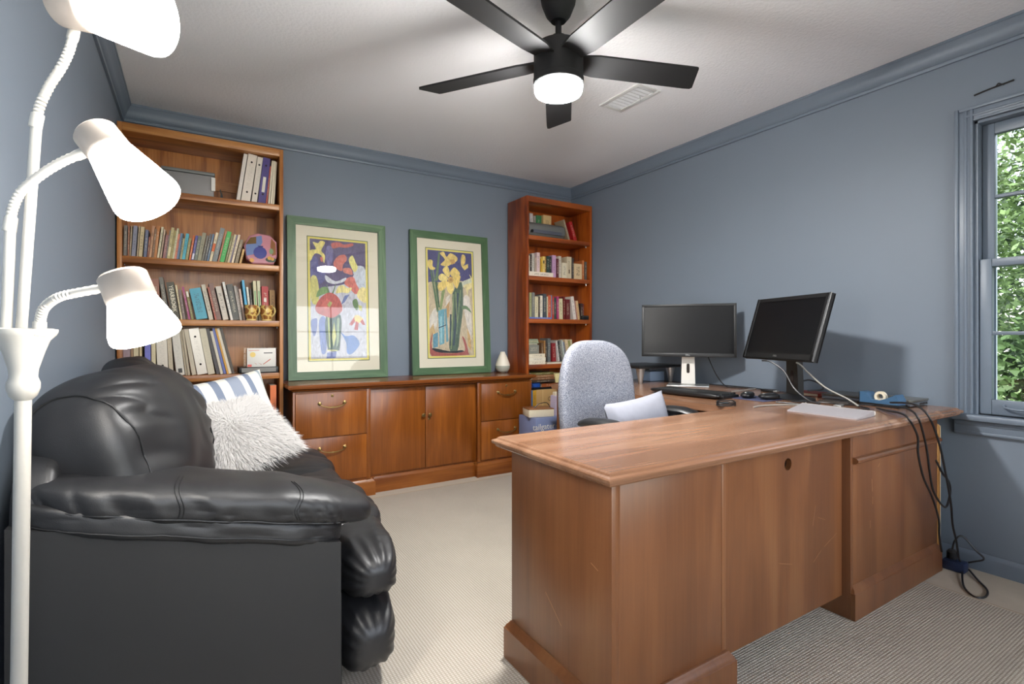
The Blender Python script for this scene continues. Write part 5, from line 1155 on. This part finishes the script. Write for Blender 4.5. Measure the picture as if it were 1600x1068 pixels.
for _ in range(15000):
    u, v = rnd.uniform(-1, 1), rnd.uniform(-1, 1)
    e = max(0, (1 - u ** 4) * (1 - v ** 4)) ** .55
    s = -1 if rnd.random() < .93 else 1
    p = Vector((u * .21 * (1 - .05 * (1 - v * v)), s * .060 * e, v * .175 * (1 - .05 * (1 - u * u))))
    # hair lies outwards from a crown a little above the middle
    d = Vector((u + rnd.gauss(0, .16), 0, v - .28 + rnd.gauss(0, .16)))
    d = (d.normalized() if d.length > 1e-3 else Vector((1, 0, 0))) + Vector((rnd.gauss(0, .18), s * rnd.uniform(.12, .5), rnd.gauss(0, .18)))
    d.normalize(); ln = rnd.uniform(.035, .07) * (1.1 if u < 0 else .85)
    side = d.cross(Vector((0, 1, 0))); side = (side.normalized() if side.length > 1e-3 else Vector((1, 0, 0))) * rnd.uniform(.0009, .0016)
    drop = Vector((0, 0, -.010)); q1 = p + d * ln * .5 + Vector((0, s * .004, 0)); q2 = p + d * ln + drop * rnd.random()
    a, b_, c, d_, e_ = bm.verts.new(p - side), bm.verts.new(p + side), bm.verts.new(q1 + side * .8), bm.verts.new(q1 - side * .8), bm.verts.new(q2)
    bm.faces.new((a, b_, c, d_)); bm.faces.new((d_, c, e_))
g = G(); g.bm.free(); g.bm = bm
part('fur', g, mat('white_fur', (214, 210, 206), .8, var=.12, vscale=60), t, local=True, smooth=False, kind='stuff')

# ------------------------------------------------------------ floor lamp with three goosenecks
LP = thing('floor_lamp', 'white floor lamp with three lit glass shades on gooseneck arms', 'lamp', (-.262, 1.198, RZ))
CT = Vector((-.249, 1.19, 1.068)); CB = Vector((-.262, 1.198, RZ))
part('base', G().lathe([(.097, RZ), (.097, RZ + .012), (.09, RZ + .02), (.03, RZ + .03), (.016, RZ + .05)], Matrix.Translation((CB.x, CB.y, 0)), 32), MT['lampw'], LP)
part('pole', G().tube([CB + Vector((0, 0, .02)), CB.lerp(CT, .5), CB.lerp(CT, .92)], .0115, 16), MT['lampw'], LP)
ax = (CT - CB).normalized(); Mc = Matrix.Translation(CT) @ Vector((0, 0, 1)).rotation_difference(ax).to_matrix().to_4x4()
part('cup', G().lathe([(.0115, -.118), (.0185, -.110), (.022, -.098), (.022, -.088), (.0185, -.078), (.0195, -.065), (.0275, -.035), (.034, -.015), (.042, -.006), (.0445, 0), (.0445, .004), (.036, .006)], Mc, 32), MT['lampw'], LP)
part('switch', G().tube([CT + Vector((-.03, -.02, -.045)), CT + Vector((-.045, -.03, -.05))], .005, 8), MT['black'], LP)
def arm(rod, neck, cap, joint, mouth, mr_, cr_):
    a = part('arm_rod', G().tube(rod, .0078, 12), MT['lampw'], LP) if rod else None
    pts = smooth_path(neck, 10)
    rs = [.0068 + (.0012 if k % 2 else 0) for k in range(len(pts))]
    part('gooseneck', G().tube(pts, rs, 12), MT['lampw'], LP)
    part('ferrule', G().tube([pts[0] - (pts[1] - pts[0]).normalized() * .012, pts[0] + (pts[1] - pts[0]).normalized() * .012], .0095, 12), MT['lampw'], LP); g = G(); g.tube([pts[-1] - (pts[-1] - pts[-2]).normalized() * .014, pts[-1] + (pts[-1] - pts[-2]).normalized() * .010], .0085, 12)
    part('ferrule', g, MT['lampw'], LP)
    cap, joint, mouth = Vector(cap), Vector(joint), Vector(mouth)
    d = (mouth - cap).normalized(); M = Matrix.Translation(cap) @ Vector((0, 0, 1)).rotation_difference(d).to_matrix().to_4x4()
    lc = (joint - cap).length; lm = (mouth - cap).length
    c = part('socket_cap', G().lathe([(.001, .0), (cr_ * .9, 0), (cr_, .004), (cr_ * 1.02, lc), (cr_ * .98, lc + .003)], M, 32), MT['lampc'], LP)
    part('finial', G().lathe([(.006, 0), (.006, -.005), (.003, -.007)], M, 12), MT['lampc'], c)
    part('glass_shade', G().lathe([(cr_ * .98, lc + .0035), (cr_ * 1.02, lc + .008), (cr_ + (mr_ - cr_) * .5, lc + (lm - lc) * .5), (mr_ * .985, lm - .006), (mr_, lm + .001), (mr_ * .985, lm + .007), (mr_ * .93, lm + .010), (mr_ * .93, lm - .01), (cr_ * .9, lc + .02)], M, 40, cap=False), MT['shade'], LP)
    k = (lm - lc) * .6; part('bulb', G().lathe([(.010, lc + .006), (.012, lc + .25 * k), (.020, lc + .6 * k), (.020, lc + .75 * k), (.012, lc + .95 * k), (.002, lc + k)], M, 20), MT['shade'], LP)
arm([(-.272, 1.192, 1.07), (-.266, 1.188, 1.245)], [(-.266, 1.188, 1.25), (-.262, 1.186, 1.278), (-.249, 1.178, 1.307), (-.221, 1.161, 1.335), (-.19, 1.142, 1.357), (-.159, 1.122, 1.372)], (-.145, 1.114, 1.407), (-.125, 1.101, 1.373), (-.069, 1.066, 1.295), .053, .0335)
arm([(-.253, 1.192, 1.07), (-.231, 1.179, 1.425)], [(-.231, 1.179, 1.43), (-.226, 1.176, 1.456), (-.213, 1.168, 1.489), (-.195, 1.157, 1.522), (-.183, 1.149, 1.552), (-.176, 1.144, 1.583)], (-.190, 1.130, 1.625), (-.150, 1.105, 1.610), (-.062, 1.0505, 1.597), .061, .042)
arm(None, [(-.224, 1.162, 1.072), (-.223, 1.162, 1.087), (-.214, 1.144, 1.108), (-.193, 1.12, 1.124), (-.166, 1.103, 1.132), (-.119, 1.074, 1.142)], (-.103, 1.064, 1.163), (-.088, 1.054, 1.123), (-.069, 1.043, 1.066), .0515, .0355)

# ------------------------------------------------------------ ceiling fan
FX, FY = 1.25, 1.66
fn_ = thing('ceiling_fan', 'black five-blade ceiling fan with a lit round lens', 'ceiling fan', (FX, FY, 2.03))
Mf = Matrix.Translation((FX, FY, 0))
part('canopy', G().lathe([(.072, 2.4399), (.072, 2.425), (.068, 2.40), (.050, 2.355), (.034, 2.335), (.030, 2.33)], Mf, 36), MT['fan'], fn_)
part('downrod', G().lathe([(.0125, 2.235), (.0125, 2.345)], Mf, 20), MT['fan'], fn_)
part('collar', G().lathe([(.024, 2.228), (.026, 2.24), (.031, 2.262), (.031, 2.268), (.018, 2.275)], Mf, 28), MT['fan'], fn_)
part('motor_housing', G().lathe([(.02, 2.238), (.075, 2.235), (.096, 2.225), (.1, 2.212), (.1, 2.098), (.102, 2.096), (.102, 2.072), (.098, 2.068)], Mf, 48), MT['fan'], fn_)
part('light_lens', G().lathe([(.096, 2.0675), (.097, 2.052), (.092, 2.040), (.075, 2.034), (.04, 2.031), (.001, 2.030)], Mf, 48), MT['fanlight'], fn_)
for k in range(5):
    a = math.radians(-19 + 72 * k)
    M = Mf @ Matrix.Rotation(a, 4, 'Z') @ Matrix.Translation((0, 0, 2.168)) @ Matrix.Rotation(math.radians(-11), 4, 'X')
    out = [(.085, -.048), (.16, -.060), (.585, -.066), (.595, -.063), (.632, .050), (.625, .060), (.60, .062), (.16, .060), (.085, .045)]
    part('blade', G().prism(out, -.004, .004, lambda u, v, w: M @ Vector((u, v, w))), MT['fan'], fn_)
    part('blade_bracket', G().prism([(.07, -.03), (.17, -.040), (.18, -.03), (.18, .03), (.17, .04), (.07, .03)], .004, .010, lambda u, v, w: M @ Vector((u, v, w))), MT['fan'], fn_)
# ------------------------------------------------------------ ceiling register, odd bits on the walls
t = thing('ceiling_vent', 'white rectangular air register set in the ceiling', 'vent', (2.14, 2.16, 2.43))
wm = mat('white_vent_enamel', (216, 216, 214), .5)
part('frame', G().box(2.05, 2.078, 2.0, 2.32, 2.432, 2.4399, .002).box(2.20, 2.228, 2.0, 2.32, 2.432, 2.4399, .002).box(2.078, 2.20, 2.0, 2.025, 2.432, 2.4399, .002).box(2.078, 2.20, 2.295, 2.32, 2.432, 2.4399, .002), wm, t)
for k in range(9):
    y = 2.04 + k * .03
    part('louver', G().box(2.078, 2.20, -.013, .013, -.0008, .0008, M=Matrix.Translation((0, y, 2.434)) @ Matrix.Rotation(math.radians(30), 4, 'X')), wm, t, smooth=False)
part('damper_lever', G().tube([(2.16, 2.10, 2.43), (2.165, 2.10, 2.412), (2.175, 2.11, 2.408)], .002, 6), MT['silver'], t)
t = thing('curtain_bracket', 'thin dark metal bracket on the wall above the window', 'bracket', (XR - .006, .80, 2.165))
part('rod', G().tube(smooth_path([(XR - .006, .875, 2.158), (XR - .008, .82, 2.165), (XR - .008, .78, 2.168), (XR - .008, .74, 2.172)]), .0035, 6), MT['black'], t)
part('hook', G().tube(smooth_path([(XR - .008, .80, 2.166), (XR - .014, .79, 2.175), (XR - .012, .78, 2.168), (XR - .001, .775, 2.168)]), .003, 6), MT['black'], t)
